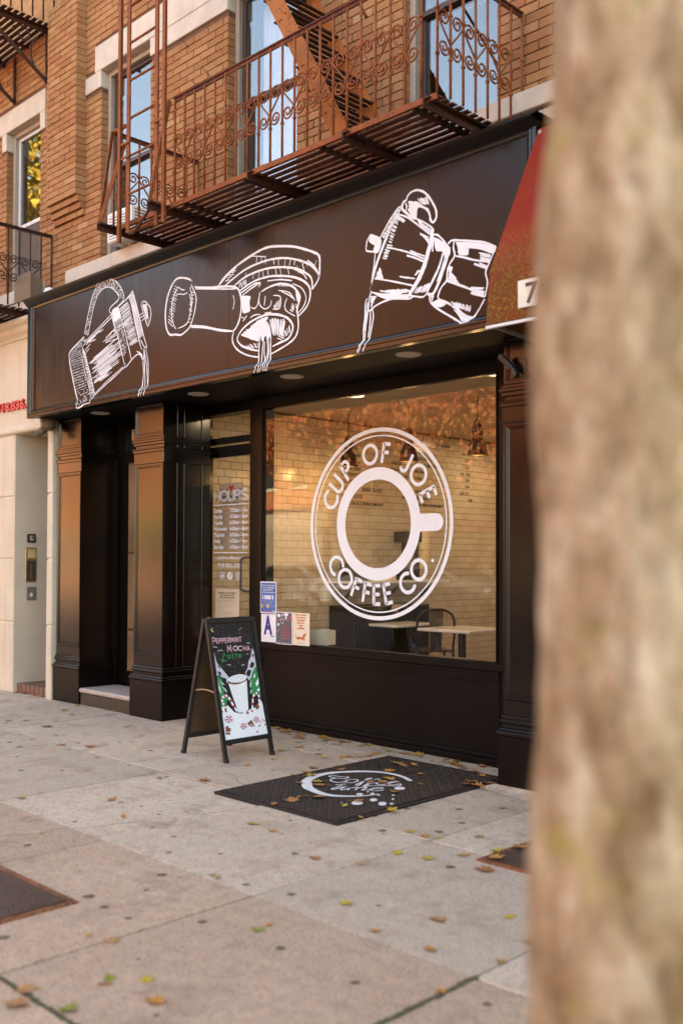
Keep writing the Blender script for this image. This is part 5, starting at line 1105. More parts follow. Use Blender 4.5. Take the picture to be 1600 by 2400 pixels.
for x, y in ((-7.1, 10.3), (-5.6, 10.3), (-6.52, 6.76), (-4.9, 6.76)):
    e = empty('ceiling_light', 'round warm downlight set in the cafe ceiling', 'light', (x, y, 3.05), 'cafe ceiling downlights')
    o = MB().lathe([(0, -.006), (.09, -.006)], (0, 0, 0), 20, cap=False).build('lens', PANEL); o.parent = e; o = MB().lathe([(.09, -.006), (.11, -.008), (.115, .009)], (0, 0, 0), 20, cap=False).build('rim', FRAME_WHITE); o.parent = e
    ld = bpy.data.lights.new('downlight', 'AREA'); ld.shape = 'DISK'; ld.size = .18; ld.energy = 1.5; ld.color = (1.0, .80, .60); lo = bpy.data.objects.new('downlight', ld); COL.objects.link(lo); lo.parent = e; lo.location = (0, 0, -.012)
# menu lettering on the tiles
mn = MB(); MX = INX + .0035
def menu(s, y, z, h=.030, w=None, al='L'): put_text(mn, s, (MX, y, z), (0, 1, 0), EZ, h * 1.15, w, al, .035)
q0 = lambda px, py: onx(740 + px / 3.409, 1020 + py / 3.409, INX)
for s, px, py in (('ESPRESSO', 230, 95), ('AMERICANO', 215, 150), ('MACCHIATO', 210, 205), ('CAPPUCCINO', 205, 260), ('HOT CHOCOLATE', 200, 310), ('ICED TEA', 212, 368), ('ASST. FRUIT . GREEN . BLACK', 215, 425), ('BOTTLED JUICE', 203, 482), ('@CUPOFJOE.COFFEECOMPANY', 200, 540), ('CUP OR MUG', 950, 80), ('MATCHA', 800, 185), ('CARAMEL MACCHIATO', 788, 235), ('MOCHA', 790, 290), ('CHAI', 790, 345), ('COLD BREW', 788, 450), ('AFFOGATO', 790, 505), ('OAT MILKS AVAILABLE', 800, 558)):
    p = q0(px, py); menu(s, p.y, p.z - .015)
for s, px, py in (('3.25', 645, 55), ('3.25.3.75', 605, 220), ('4.25.4.75', 592, 272), ('4.25', 690, 330), ('2.00', 680, 496), ('4.50', 1160, 150), ('5.50', 1190, 205), ('5.50', 1185, 258), ('4.25 . 5.25', 1150, 310), ('5.50', 1190, 362), ('3.50', 1190, 412), ('4.25.4.75', 1145, 465), ('5.00', 1214, 520)):
    p = q0(px, py); menu(s, p.y, p.z - .015)
mn.build('menu_lettering', INK, tilewall, fix=False)
# ================================================================== A-FRAME CHALKBOARD
AF = empty('sandwich_board', 'black A-frame chalkboard painted with a peppermint mocha latte winter scene', 'sandwich board', (-6.02, 4.86, 0))
RX, RZ = -6.02, 1.045; FXF, FXB = -5.765, -6.285; Y0, Y1 = 4.615, 5.095
def leaf_board(fx, sgn, nm):
    top = Vector((RX + sgn * .012, 0, RZ)); bot = Vector((fx, 0, 0)); dirv = (top - bot).normalized(); nrm = Vector((dirv.z * sgn, 0, -dirv.x * sgn))
    at_ = lambda y, t, o=0.0: Vector((0, y, 0)) + bot + (top - bot) * t + nrm * o
    for y in (Y0 + .016, Y1 - .016): 
        l = MB().bar(at_(y, .012), at_(y, 1.0), .030, .026, up=nrm).build('leg', BLACK_METAL, AF)
        MB().cbox(fx - .018, fx + .018, y - .018, y + .018, 0, .028, .004).build('foot', BLACK_MATTE, l)
    for t in (.985, .135): MB().bar(at_(Y0 + .0315, t), at_(Y1 - .0315, t), .026, .036, up=dirv).build('cross_rail', BLACK_METAL, AF)
    p = MB().prism([at_(Y0 + .0315, .152, -.006), at_(Y1 - .0315, .152, -.006), at_(Y1 - .0315, .968, -.006), at_(Y0 + .0315, .968, -.006)], nrm * .009).build('board', plain('chalkboard_black', (.012, .011, .011), .5, var=.3) if sgn > 0 else plain('brown_hardboard', (.075, .040, .018), .6, var=.2), AF)
    return p, at_, nrm, dirv
board, at_, an, ad = leaf_board(FXF, 1, 'front'); leaf_board(FXB, -1, 'back')
MB().tube([(RX - .02, Y0 + .05, RZ + .004), (RX + .02, Y0 + .05, RZ + .004)], .012, 8).tube([(RX - .02, Y1 - .05, RZ + .004), (RX + .02, Y1 - .05, RZ + .004)], .012, 8).build('hinge', BLACK_METAL, AF)
MB().tube(crom([(-6.14, Y0 + .02, .50), (-6.02, Y0 + .015, .515), (-5.90, Y0 + .02, .50)], 4), .006, 6).build('spreader_strap', plain('tan_strap', (.36, .20, .12), .7), AF)
# painting: (pixel of the close-up) -> point on the board
C_ = lambda n, c: plain('chalk_' + n, c, .7, var=.06, vscale=60)
CW, CG, CR, CBR, CP, CL, CY, CK = C_('white', (.80, .82, .86)), C_('green', (.018, .25, .075)), C_('red', (.50, .022, .045)), C_('brown', (.22, .065, .028)), C_('pink', (.78, .32, .40)), C_('lavender', (.56, .55, .63)), C_('yellow', (.70, .62, .18)), C_('black', (.012, .011, .011))
PL = {}; MOT = ['painted_mountain']
_p0 = at_(0, .5, .003)
def apt(x, y, lv): return onp(480 + x / 6.356, 1430 + y / 6.356, _p0, an) + an * (.0006 * lv)
def clampb(p):
    y = min(max(p.y, Y0 + .033), Y1 - .033); return Vector((p.x, y, p.z))
def cpoly(m, pts, lv=1, k=3):
    P = crom(pts + [pts[0]], k)[:-1] if k > 1 else pts
    Q = [clampb(apt(x, y, lv)) for x, y in P]; PL.setdefault((MOT[0], m.name), (MB(), m))[0].add(Q, [tuple(range(len(Q)))])
def cline(m, pts, w, lv=2, k=4):
    P = crom(pts, k) if len(pts) > 2 else pts; PL.setdefault((MOT[0], m.name), (MB(), m))[0].ribbon([clampb(apt(x, y, lv)) for x, y in P], w, an)
cpoly(CL, [(105, 620), (140, 640), (178, 780), (240, 855), (292, 920), (358, 1000), (338, 1090), (300, 1040), (255, 1000), (205, 965), (160, 1010), (148, 900), (120, 760)], 1, 1)
cpoly(CK, [(190, 800), (225, 850), (235, 880), (200, 850)], 2, 1); cpoly(CK, [(190, 910), (240, 930), (235, 980), (205, 950)], 2); cpoly(CK, [(270, 1000), (320, 1030), (310, 1100), (285, 1060)], 2)
cpoly(CL, [(703, 560), (728, 610), (742, 700), (765, 850), (710, 960), (662, 1050), (620, 990), (600, 930), (640, 860), (650, 760), (682, 700)], 1, 1); cpoly(CK, [(690, 770), (735, 790), (720, 850), (670, 850)], 2); cpoly(CK, [(640, 890), (690, 900), (660, 990), (615, 950)], 2); cpoly(CK, [(705, 650), (728, 660), (720, 700), (706, 690)], 2)
MOT[0] = 'painted_pine'
cpoly(CG, [(165, 970), (240, 1012), (290, 1120), (250, 1110), (330, 1210), (260, 1225), (405, 1330), (400, 1400), (240, 1445), (205, 1250)], 2, 1); cpoly(CG, [(752, 835), (715, 910), (690, 990), (662, 1060), (705, 1060), (670, 1160), (700, 1150), (660, 1245), (832, 1285), (815, 1150), (790, 960)], 2, 1)
for q in ([(165, 985), (185, 1080), (225, 1140), (250, 1250), (200, 1180)], [(195, 1020), (250, 1080), (300, 1110), (260, 1105)], [(240, 1120), (320, 1190), (328, 1240), (300, 1190)], [(745, 940), (720, 990), (740, 1020), (752, 960)], [(795, 1010), (750, 1090), (770, 1140), (800, 1100)], [(810, 1150), (770, 1190), (790, 1210), (818, 1200)], [(690, 1040), (668, 1110), (680, 1160), (692, 1080)], [(690, 1180), (680, 1240), (700, 1210)]): cpoly(CW, q, 3, 1)
MOT[0] = 'painted_snow'
cpoly(CW, [(250, 1442), (345, 1420), (402, 1482), (440, 1520), (540, 1545), (640, 1500), (672, 1480), (770, 1440), (832, 1330), (858, 1400), (942, 1838), (310, 1945), (262, 1600)], 1, 1)
cpoly(CK, [(300, 1470), (330, 1420), (370, 1410), (392, 1390), (350, 1330), (318, 1400)], 2); MOT[0] = 'painted_cup'; cpoly(CW, [(345, 1075), (480, 1100), (622, 1040), (648, 1480), (600, 1520), (500, 1530), (455, 1400), (400, 1250)], 3, 1)
el = [(481 + 140 * math.cos(R(t)), 1020 + (60 + 8 * math.cos(R(t))) * math.sin(R(t)) - 18 * math.cos(R(t))) for t in range(0, 360, 15)]; cpoly(CW, el, 4, 1)
cline(CBR, [(350, 1085), (420, 1100), (500, 1092), (575, 1065), (618, 1035)], .0085, 5)
random.seed(21)
for i in range(70):
    t = random.uniform(0, 6.28); r = math.sqrt(random.random()) * .85; x, y = 481 + 135 * r * math.cos(t), 1012 + 52 * r * math.sin(t) - 16 * r * math.cos(t); cline(CBR if i % 3 else CK, [(x, y), (x + 5, y + 3)], .0016, 6)
def cane(path, w):
    MOT[0] = 'painted_candy_cane' + str(int(path[0][0]))
    P = crom(path, 6); n = len(P); cline(CW, path, w, 6, 6)
    for i in range(0, n - 3, 5): cline(CR, [P[i], P[i + 1], P[min(i + 2, n - 1)]], w * .98, 7, 1)
cane([(292, 1415), (262, 1380), (262, 1310), (310, 1275), (365, 1320), (420, 1420), (478, 1508)], .0175); cane([(700, 1518), (708, 1400), (718, 1290), (762, 1238), (802, 1285), (802, 1365)], .0165); cane([(772, 1828), (812, 1720), (832, 1655), (868, 1632), (892, 1680), (884, 1745)], .0135)
for cx, cy, r in ((355, 1625, 55), (575, 1728, 45), (765, 1632, 44)):
    MOT[0] = 'painted_mint' + str(cx)
    circ = lambda k: [(cx + r * k * math.cos(R(t)), cy + r * k * .95 * math.sin(R(t))) for t in range(0, 360, 24)]
    cpoly(CK, circ(1.08), 4, 1); cpoly(CW, circ(1), 5, 1)
    for j in range(5): a = j * 72; cpoly(CR, [(cx, cy), (cx + r * .9 * math.cos(R(a)), cy + r * .9 * math.sin(R(a))), (cx + r * .95 * math.cos(R(a + 38)), cy + r * .95 * math.sin(R(a + 38)))], 6, 1)
for q in ([(632, 1682), (690, 1632), (722, 1690), (745, 1732), (712, 1738), (650, 1722)], [(306, 1742), (340, 1720), (350, 1750), (385, 1762), (372, 1862), (340, 1850), (312, 1862)], [(610, 1530), (630, 1505), (656, 1530), (640, 1558)], [(292, 1460), (322, 1470), (328, 1525), (298, 1515)], [(740, 1430), (775, 1398), (808, 1425), (800, 1470), (760, 1480)], [(248, 1490), (266, 1500), (266, 1530), (250, 1530)]): MOT[0] = 'painted_chocolate' + str(q[0]); cpoly(CBR, q, 5, 1)
cline(CW, [(312, 1815), (378, 1820)], .004, 6); cline(CW, [(660, 1700), (735, 1722)], .004, 6)
MOT[0] = 'painted_stars'
for i in range(150):
    x, y = random.uniform(50, 640), random.uniform(205, 930)
    x += (y - 200) * .16
    if x < 60 + y * .12: continue
    PL.setdefault((MOT[0], CW.name), (MB(), CW))[0].disc(clampb(apt(x, y, 2)), (0, 1, 0), ad, random.choice((.0010, .0012, .0016)), 6)
cpoly(CY, [(118, 262), (92, 280), (92, 305), (115, 328), (140, 322), (112, 308), (108, 282)], 3, 1); cline(CY, [(505, 298), (530, 275), (552, 260)], [.003, .004, .002], 3, 1)
for q in ([(105, 558), (145, 548), (185, 556)], [(190, 612), (230, 598), (265, 602)], [(620, 492), (672, 490)], [(330, 822), (360, 812), (385, 818)], [(545, 820), (590, 815)], [(620, 655), (650, 655)]): cline(CL, q, .005, 3)
def chalk(word, x, y, h, dx, dy, m, m2, w, gap=.16):
    MOT[0] = 'painted_lettering' + word
    """chalk lettering; pixel cap height h, baseline from (x, y) along (dx, dy)"""
    pen = 0.0
    for ch in word:
        if ch == ' ': pen += .5; continue
        for q in glyph_strokes(ch.upper() if ch.isupper() else ch):
            P = [(x + (pen + a) * h * dx - b_ * h * .10, y + (pen + a) * h * dy - b_ * h) for a, b_ in q]
            cline(m, P, w, 4, 1)
            if m2:
                D = crom(P, 8) if len(P) < 6 else P
                for i in range(0, len(D) - 1, 2): cline(m2, [D[i], D[i + 1]], w * .75, 5, 1)
        pen += WID[ch] + gap
chalk('P', 112, 520, 112, .82, -.03, CW, CP, .0062); chalk('EPPERMINT', 172, 498, 74, .79, -.055, CW, CP, .0062, .17); chalk('M', 335, 625, 100, .82, -.03, CW, CP, .0066); chalk('OCHA', 425, 606, 70, .98, -.02, CW, CP, .0064, .16)
chalk('L', 250, 770, 118, .9, -.1, CG, None, .0085); chalk('atte', 338, 722, 80, .95, -.06, CG, None, .0075, .2)
import re
for (k, _), (mb, m) in PL.items():
    o = mb.build(re.match('painted_[a-z]+(_cane)?', k).group(0), m, board, fix=False)
    if 'stars' in k: struct(o, 'stuff')

# ================================================================== CELLAR HATCHES in the pavement
def plate_mat(name, col, rcol, rust):
    m, nt, b = nt_new(name); v = wpos(nt); n = noise(nt, v, 3.2, 6, .65); f = noise(nt, v, 60, 3)
    c = ramp(nt, n, [(.35, col), (.75, tuple(x * 1.7 for x in col))]); c = mixc(nt, ramp(nt, f, [(.58 - rust, 0.0), (.75 - rust, .8)]), c, rcol)
    L(nt, c, b.inputs['Base Color']); b.inputs['Roughness'].default_value = .7; b.inputs['Specular IOR Level'].default_value = .3; bump(nt, f, b, .25, .003); return m
PLATE_BLACK = plate_mat('black_tread_plate', (.014, .0088, .0062), (.050, .027, .017), .02); PLATE_RUST = plate_mat('rusty_tread_plate', (.050, .025, .016), (.12, .046, .022), .08)
WORN = plate_mat('worn_tread_tops', (.036, .024, .018), (.10, .06, .04), .04)
def tread(mb, x0, x1, y0, y1, z, s, keep=None):
    """raised lozenges of chequer plate, every other one turned"""
    ny = int((y1 - y0) / s); nx = int((x1 - x0) / s); l, w, h = s * .42, s * .17, .0035
    for i in range(nx):
        for j in range(ny):
            cx, cy = x0 + (i + .5) * s, y0 + (j + .5) * s; a = R(45 if (i + j) % 2 else -45); u = Vector((math.cos(a), math.sin(a), 0)); v = Vector((-u.y, u.x, 0)); c = Vector((cx, cy, z))
            mb.add([c - u * l, c + v * w, c + u * l, c - v * w, c - u * l * .5 + Vector((0, 0, h)), c + u * l * .5 + Vector((0, 0, h))], [(0, 4, 1), (4, 5, 1), (5, 2, 1), (2, 5, 3), (5, 4, 3), (4, 0, 3)])
def hatch(x0, x1, y0, y1, mat, label, split=None, s=.046, fm=None):
    e = empty('cellar_hatch', label, 'hatch', ((x0 + x1) / 2, (y0 + y1) / 2, 0)); z = .012
    f = MB(); b_ = .035
    f.cbox(x0, x1, y0, y0 + b_, -.03, z, .003).cbox(x0, x1, y1 - b_, y1, -.03, z, .003).cbox(x0, x0 + b_, y0 + b_, y1 - b_, -.03, z, .003).cbox(x1 - b_, x1, y0 + b_, y1 - b_, -.03, z, .003); f.build('frame', fm or mat, e)
    leaves_ = [(x0 + b_ + .004, x1 - b_ - .004, y0 + b_ + .004, y1 - b_ - .004)] if not split else [(x0 + b_ + .004, split - .003, y0 + b_ + .004, y1 - b_ - .004), (split + .003, x1 - b_ - .004, y0 + b_ + .004, y1 - b_ - .004)]
    for q in leaves_:
        lf = MB().cbox(*q, -.02, z + .004, .002).build('leaf', mat, e); mb = MB(); tread(mb, q[0] + .012, q[1] - .012, q[2] + .012, q[3] - .012, z + .0041, s); struct(mb.build('tread_pattern', WORN, lf), 'stuff')
    return e
RUSTEDGE = rust_mat('orange_rust_edge', (.30, .105, .035), (.17, .055, .022), (.06, .022, .012), dens=.50)
H1 = hatch(-5.085, -3.97, 3.985, 5.655, PLATE_BLACK, 'black steel cellar hatch painted with a white coffee time emblem', -4.55)
hatch(-5.6, -3.87, .9, 2.30, PLATE_RUST, 'rusty brown tread plate hatch near the kerb', None, .052, RUSTEDGE)
hatch(-3.03, -1.9, 4.02, 5.2, PLATE_RUST, 'rusty tread plate hatch partly behind the tree trunk', None, .046, RUSTEDGE)
cm = MB(); HZ = .0200
def hp_(x, y): p = onz(700 + x / 5.6, 1790 + y / 5.6, HZ); return Vector((p.x, p.y, HZ))
def hl(pts, w, k=5): 
    P = [hp_(x, y) for x, y in crom(pts, k)]; n = len(P); cm.ribbon(P, w if not isinstance(w, list) else [w[0] + (w[1] - w[0]) * i / (n - 1) for i in range(n)], (0, 0, 1))
hl([(105, 265), (95, 240), (140, 195), (230, 158), (350, 130), (500, 112), (680, 103), (860, 100), (1020, 106), (1160, 122), (1280, 146), (1380, 178), (1470, 225)], [.075, .03]); hl([(105, 265), (120, 310), (200, 352), (300, 390), (430, 415), (600, 424), (760, 424), (900, 415), (1050, 398)], [.075, .012])
for q in ([(480, 185), (430, 175), (400, 165), (440, 155), (560, 170), (650, 175), (600, 195), (500, 190), (430, 200), (425, 225), (520, 245), (640, 225)], [(700, 205), (630, 215), (610, 240), (700, 248), (770, 225), (760, 208), (690, 205)], [(740, 285), (780, 260), (880, 215), (960, 190), (900, 195), (830, 250), (780, 285), (730, 280)], [(840, 300), (900, 260), (990, 215), (1060, 200), (1010, 205), (930, 255), (870, 298), (830, 295)],
          [(930, 260), (1080, 240), (1170, 235), (1090, 232), (1020, 255), (1060, 272), (1180, 262)], [(1160, 262), (1260, 240), (1320, 238), (1240, 232), (1170, 258), (1230, 278), (1340, 262)], [(900, 292), (1100, 285), (1290, 292), (1345, 272)],
          [(600, 262), (520, 300), (440, 325), (460, 338), (560, 310), (640, 292)], [(480, 275), (620, 268)], [(640, 292), (560, 325), (570, 342), (680, 315)], [(680, 312), (640, 345)], [(690, 318), (770, 305), (740, 345)], [(760, 322), (850, 308), (890, 312), (830, 345), (920, 340)], [(930, 335), (1080, 322), (1090, 312), (980, 320), (930, 342), (1000, 355), (1115, 342)]): hl(q, .0135)
for x, y, rx, ry in ((1322, 322, 72, 20), (798, 398, 45, 14), (905, 367, 15, 7), (965, 390, 28, 9), (1048, 412, 20, 7), (980, 474, 50, 19), (765, 514, 75, 26), (1096, 524, 55, 24), (1238, 412, 22, 9), (1234, 462, 18, 10), (1218, 524, 26, 11), (562, 510, 8, 6)):
    cm.add([hp_(x + rx * math.cos(R(t)), y + ry * math.sin(R(t))) for t in range(0, 360, 20)], [tuple(range(18))])
cm.build('coffee_emblem', plain('worn_white_paint', (.66, .62, .60), .7, var=.18, vscale=35), H1, fix=False)

# ================================================================== STREET TREE
def bark_mat():
    m, nt, b = nt_new('mottled_bark'); v = wpos(nt, (1, 1, .45)); n = noise(nt, v, 15, 5, .7); n2 = noise(nt, v, 38, 4, .7); n3 = noise(nt, wpos(nt), 7.5, 3); n4 = noise(nt, wpos(nt, (1, 1, .3)), 17, 4)
    c = ramp(nt, n, [(.30, (.13, .066, .028)), (.43, (.30, .195, .105)), (.55, (.42, .30, .185)), (.70, (.58, .46, .32))]); c = mixc(nt, ramp(nt, n2, [(.30, .75), (.48, 0.0)]), c, (.12, .075, .045))
    c = mixc(nt, ramp(nt, n3, [(.56, 0.0), (.70, .62)]), c, (.34, .27, .06)); c = mixc(nt, ramp(nt, n4, [(.66, 0.0), (.74, .8)]), c, (.62, .55, .44)); L(nt, c, b.inputs['Base Color']); n5 = noise(nt, wpos(nt, (1, 1, .6)), 13, 2, .5); n6 = noise(nt, wpos(nt, (1, 1, .35)), 21, 2, .5); c = mixc(nt, ramp(nt, n5, [(.57, 0.0), (.66, .5)]), c, (.14, .075, .034)); c = mixc(nt, ramp(nt, n6, [(.60, 0.0), (.68, .4)]), c, (.55, .45, .32)); L(nt, c, b.inputs['Base Color']); b.inputs['Roughness'].default_value = .95; b.inputs['Specular IOR Level'].default_value = .15
    bump(nt, math_n(nt, 'ADD', n, n2), b, .8, .02); return m
BARK = bark_mat()
def leaf_mat(name, stops):
    m, nt, b = nt_new(name); r = piece_rand(nt); c = ramp(nt, r, stops); c = mixc(nt, ramp(nt, noise(nt, wpos(nt), 60, 3), [(.4, 0.0), (.75, .5)]), c, (.16, .06, .02)); L(nt, c, b.inputs['Base Color']); b.inputs['Roughness'].default_value = .65
    b.inputs['Specular IOR Level'].default_value = .3; return m
FOL_RED = leaf_mat('autumn_foliage', [(0, (.40, .055, .02)), (.35, (.48, .11, .028)), (.7, (.48, .19, .045)), (1, (.32, .07, .028))]); FOL_YEL = leaf_mat('yellow_foliage', [(0, (.40, .27, .03)), (.5, (.33, .24, .03)), (1, (.16, .17, .03))])
def tree(name, label, x, y, r, h0, crown, n, fol, zb=0.0, seed=1, bend=0.0, group=None, lf=.085, lean=None, N=34):
    rnd = random.Random(seed); e = empty(name, label, 'tree', (x, y, zb), group)
    mb = MB(); K = 40; top = h0
    rings = []
    for i in range(N):
        t = i / (N - 1); z = zb - .05 + (top + .05) * t; rr = r * (1.0 - .28 * t) * (1 + .5 * math.exp(-t * 12)); cx, cy = x + bend * math.sin(t * 2.2) + (lean(z) * RGT.x if lean else 0), y + bend * .4 * math.sin(t * 3) + (lean(z) * RGT.y if lean else 0)
        rings.append([(cx + rr * (1 + .055 * math.sin(3 * a + t * 5 + seed) + .03 * math.sin(7 * a - t * 9) + rnd.uniform(-.022, .022)) * math.cos(a), cy + rr * (1 + .055 * math.sin(3 * a + t * 5 + seed) + .03 * math.sin(7 * a - t * 9) + rnd.uniform(-.022, .022)) * math.sin(a), z) for a in [2 * math.pi * k / K for k in range(K)]])
    mb.add([p for g in rings for p in g], [(i * K + k, i * K + (k + 1) % K, (i + 1) * K + (k + 1) % K, (i + 1) * K + k) for i in range(N - 1) for k in range(K)]); mb.build('trunk', BARK, e, smooth=True)
    tips = []; lb = MB(); cx, cy = x + bend * math.sin(2.2), y + bend * .4 * math.sin(3); cr, cz0, cz1 = crown
    for i in range(9):
        a = i * 2.4 + rnd.uniform(-.3, .3); ln = cr * rnd.uniform(.55, .95); z1 = cz0 + (cz1 - cz0) * rnd.uniform(.25, .9); p0 = Vector((cx, cy, zb + top - rnd.uniform(.02, .5))); p3 = Vector((cx + ln * math.cos(a), cy + ln * math.sin(a), z1)); p1 = p0.lerp(p3, .35) + Vector((0, 0, .35)); p2 = p0.lerp(p3, .7) + Vector((rnd.uniform(-.2, .2), rnd.uniform(-.2, .2), .25))
        P = crom([p0[:], p1[:], p2[:], p3[:]], 4); lb.tube(P, [r * .42 * (1 - .88 * j / (len(P) - 1)) for j in range(len(P))], 7); tips += [Vector(q) for q in P[4:]]
        for j in (6, 9, 11):
            q = Vector(P[min(j, len(P) - 1)]); d = Vector((rnd.uniform(-1, 1), rnd.uniform(-1, 1), rnd.uniform(-.1, .9))) * cr * .34; lb.tube([q, q + d * .5 + Vector((0, 0, .05)), q + d], [r * .10, r * .06, r * .02], 5); tips += [q + d * .6, q + d]
    lb.build('limb', BARK, e, smooth=True)
    fv, ff = [], []
    for i in range(n):
        c = rnd.choice(tips); s = cr * .17; p = c + Vector((rnd.gauss(0, s), rnd.gauss(0, s), rnd.gauss(0, s * .8)))
        u = Vector((rnd.gauss(0, 1), rnd.gauss(0, 1), rnd.gauss(0, 1))).normalized(); v = u.cross(Vector((rnd.gauss(0, 1), rnd.gauss(0, 1), rnd.gauss(0, 1)))).normalized(); l = lf * rnd.uniform(.6, 1.3); w_ = u.cross(v) * l * .18
        o = len(fv); fv += [p - u * l, p + v * l * .62 + w_, p + u * l, p - v * l * .62 + w_]; ff.append((o, o + 1, o + 2, o + 3))
    cm_ = MB(); cm_.add(fv, ff); struct(cm_.build('crown', fol, e, fix=False), 'stuff'); return e
TX, TY = -.627, 1.233
_le = [(2600, 1238), (2400, 1235), (2100, 1222), (1900, 1225), (1700, 1240), (1500, 1250), (1300, 1245), (1150, 1232), (1000, 1218), (900, 1212), (750, 1213), (600, 1222), (450, 1235), (300, 1262), (150, 1275), (0, 1280), (-400, 1285)]
def trunk_lean(z):
    y = 1311 - (z - 1.5) * FPX / 1.3
    for (y0, x0), (y1, x1) in zip(_le, _le[1:]):
        if y1 <= y <= y0: return ((x0 + (x1 - x0) * (y0 - y) / (y0 - y1)) - 1258) * .00056 * .85
    return 0.0
tree('street_tree', 'thick mottled tan trunk of a street tree at the kerb', TX, TY, .172, 4.6, (2.0, 5.3, 8.0), 2600, FOL_YEL, -.03, 5, .0, None, .085, trunk_lean, 90)
struct(MB().box(-.98 - .0, 1.46, .475, 1.695, -.13, -.035).build('tree_pit_soil', plain('soil', (.07, .048, .032), 1.0, var=.35, vscale=25, bscale=60, bstr=.6)))
tree('street_tree', 'tall yellow leaved street tree at the kerb by the cream house', -23.5, 1.0, .2, 5.5, (2.9, 7.0, 13.0), 7000, FOL_YEL, 0, 41, .1, None, .15)
tree('added_dark_tree', 'tall dark leaved tree added opposite to darken the sign reflection', -41.5, -12.6, .22, 6.2, (3.3, 7.4, 13.5), 9000, leaf_mat('dark_foliage', [(0, (.035, .035, .012)), (.5, (.06, .04, .014)), (1, (.028, .022, .010))]), 0, 31, .1, None, .17)  # unseen tree added so the left end of the sign reflects something dark
for i, (x, y, r, h, cr, n) in enumerate(((-9.5, -12.6, .16, 3.4, 2.6, 5200), (-16.4, -12.7, .18, 3.4, 2.7, 17000), (-20.6, -12.6, .17, 3.6, 2.8, 18000), (-25.2, -12.7, .18, 3.8, 2.8, 15000))):
    tree('autumn_tree', ('red leaved street tree across the road opposite the brick shop', 'broad orange leaved street tree across the road opposite the white shop', 'orange leaved street tree across the road before the tan house', 'red leaved street tree farthest along the opposite pavement')[i], x, y, r, h, (cr, h + .2, h + 4.2), n, FOL_RED, 0, 10 + i, .1, 'street trees across the road', .10)

# ================================================================== FALLEN LEAVES
def leaf_shape(kind):
    if kind == 0:
        pr = [(0, -.5), (.06, -.28), (.30, -.36), (.24, -.18), (.52, -.08), (.34, .06), (.50, .30), (.24, .24), (.20, .40), (0, .62)]
    elif kind == 1: pr = [(0, -.5), (.22, -.30), (.30, -.05), (.20, .25), (0, .55)]
    else: pr = [(0, -.5), (.05, -.3), (.28, -.25), (.2, -.05), (.42, .1), (.22, .2), (0, .55)]
    P = pr + [(-x, y) for x, y in pr[-2:0:-1]]; return P
leafm = []
LM = [leaf_mat('fallen_tan_leaf', [(0, (.33, .13, .045)), (.5, (.42, .20, .075)), (1, (.26, .10, .04))]), leaf_mat('fallen_orange_leaf', [(0, (.46, .17, .03)), (1, (.42, .21, .06))]), leaf_mat('fallen_yellow_leaf', [(0, (.46, .31, .025)), (1, (.40, .29, .05))]), leaf_mat('fallen_green_leaf', [(0, (.19, .21, .02)), (1, (.30, .29, .07))])]
rl = random.Random(4)
for mi in range(4):
    row = []
    for v in range(5):
        P = leaf_shape((0, 0, 2, 1, 0)[v]); mb = MB(); cv = rl.uniform(.25, .75)
        f = lambda x, y: .09 + cv * (x * x * 1.3 + .6 * y * y) + .10 * math.sin(6 * x + v) * abs(x) + .06 * y
        pts = [(x, y, f(x, y)) for x, y in P]; zmin = min(p[2] for p in pts + [(0, 0, f(0, 0))])
        mb.add([(0, 0, f(0, 0) - zmin)] + [(x, y, z - zmin + .008) for x, y, z in pts], [(0, i + 1, (i + 1) % len(P) + 1) for i in range(len(P))]); mb.tube([(0, -.48, f(0, -.48) - zmin + .01), (.02, -.75, .06), (.06, -.95, .02)], .012, 4)
        me = mb.mesh('fallen_leaf'); me.materials.append(LM[mi]); row.append(me)
    leafm.append(row)
LEAFLAB = [('curled tan brown fallen leaf', 'tan leaves'), ('small orange fallen leaf', 'orange leaves'), ('bright yellow fallen leaf', 'yellow leaves'), ('green fallen leaf', 'green leaves')]
def where(x, y):
    if -5.085 < x < -3.97 and 3.985 < y < 5.655: return 'on the black painted hatch'
    if -3.1 < x < -1.9 and 3.9 < y < 5.2: return 'by the rusty hatch behind the tree'
    if x < -9.4: return 'at the cream house step'
    if x < -7.7 and y > 4.6: return 'near the granite doorstep'
    if y > 5.55: return 'against the foot of the shop front'
    if abs(x + 6.02) < .8 and abs(y - 4.85) < .8: return 'beside the chalkboard'
    if y < 2.9: return 'on the warm slabs near the kerb'
    if -5.6 < x < -3.4 and y > 3.5: return 'on concrete around the black hatch'
    return 'on the pale concrete slabs'
def fall(x, y, mi, s, z=.0):
    o = put('fallen_leaf', rl.choice(leafm[mi]), None); o.location = (x, y, z + .0015); o.scale = (s * rl.uniform(.8, 1.1), s, s * rl.uniform(.5, 1.1)); o.rotation_euler = (rl.uniform(-.06, .06), rl.uniform(-.06, .06), rl.uniform(0, 6.28)); tag(o, LEAFLAB[mi][0] + ' ' + where(x, y), 'leaf', LEAFLAB[mi][1] + ' ' + where(x, y))
def fpx(x, y, mi, s):
    p = onz(x, y, 0); z = .021 if (-5.085 < p.x < -3.97 and 3.985 < p.y < 5.655) or (-3.03 < p.x < -1.9 and 4.02 < p.y < 5.2) else .001
    p = onz(x, y, z); fall(p.x, p.y, mi, s, z)
T, O, Y, G = 0, 1, 2, 3
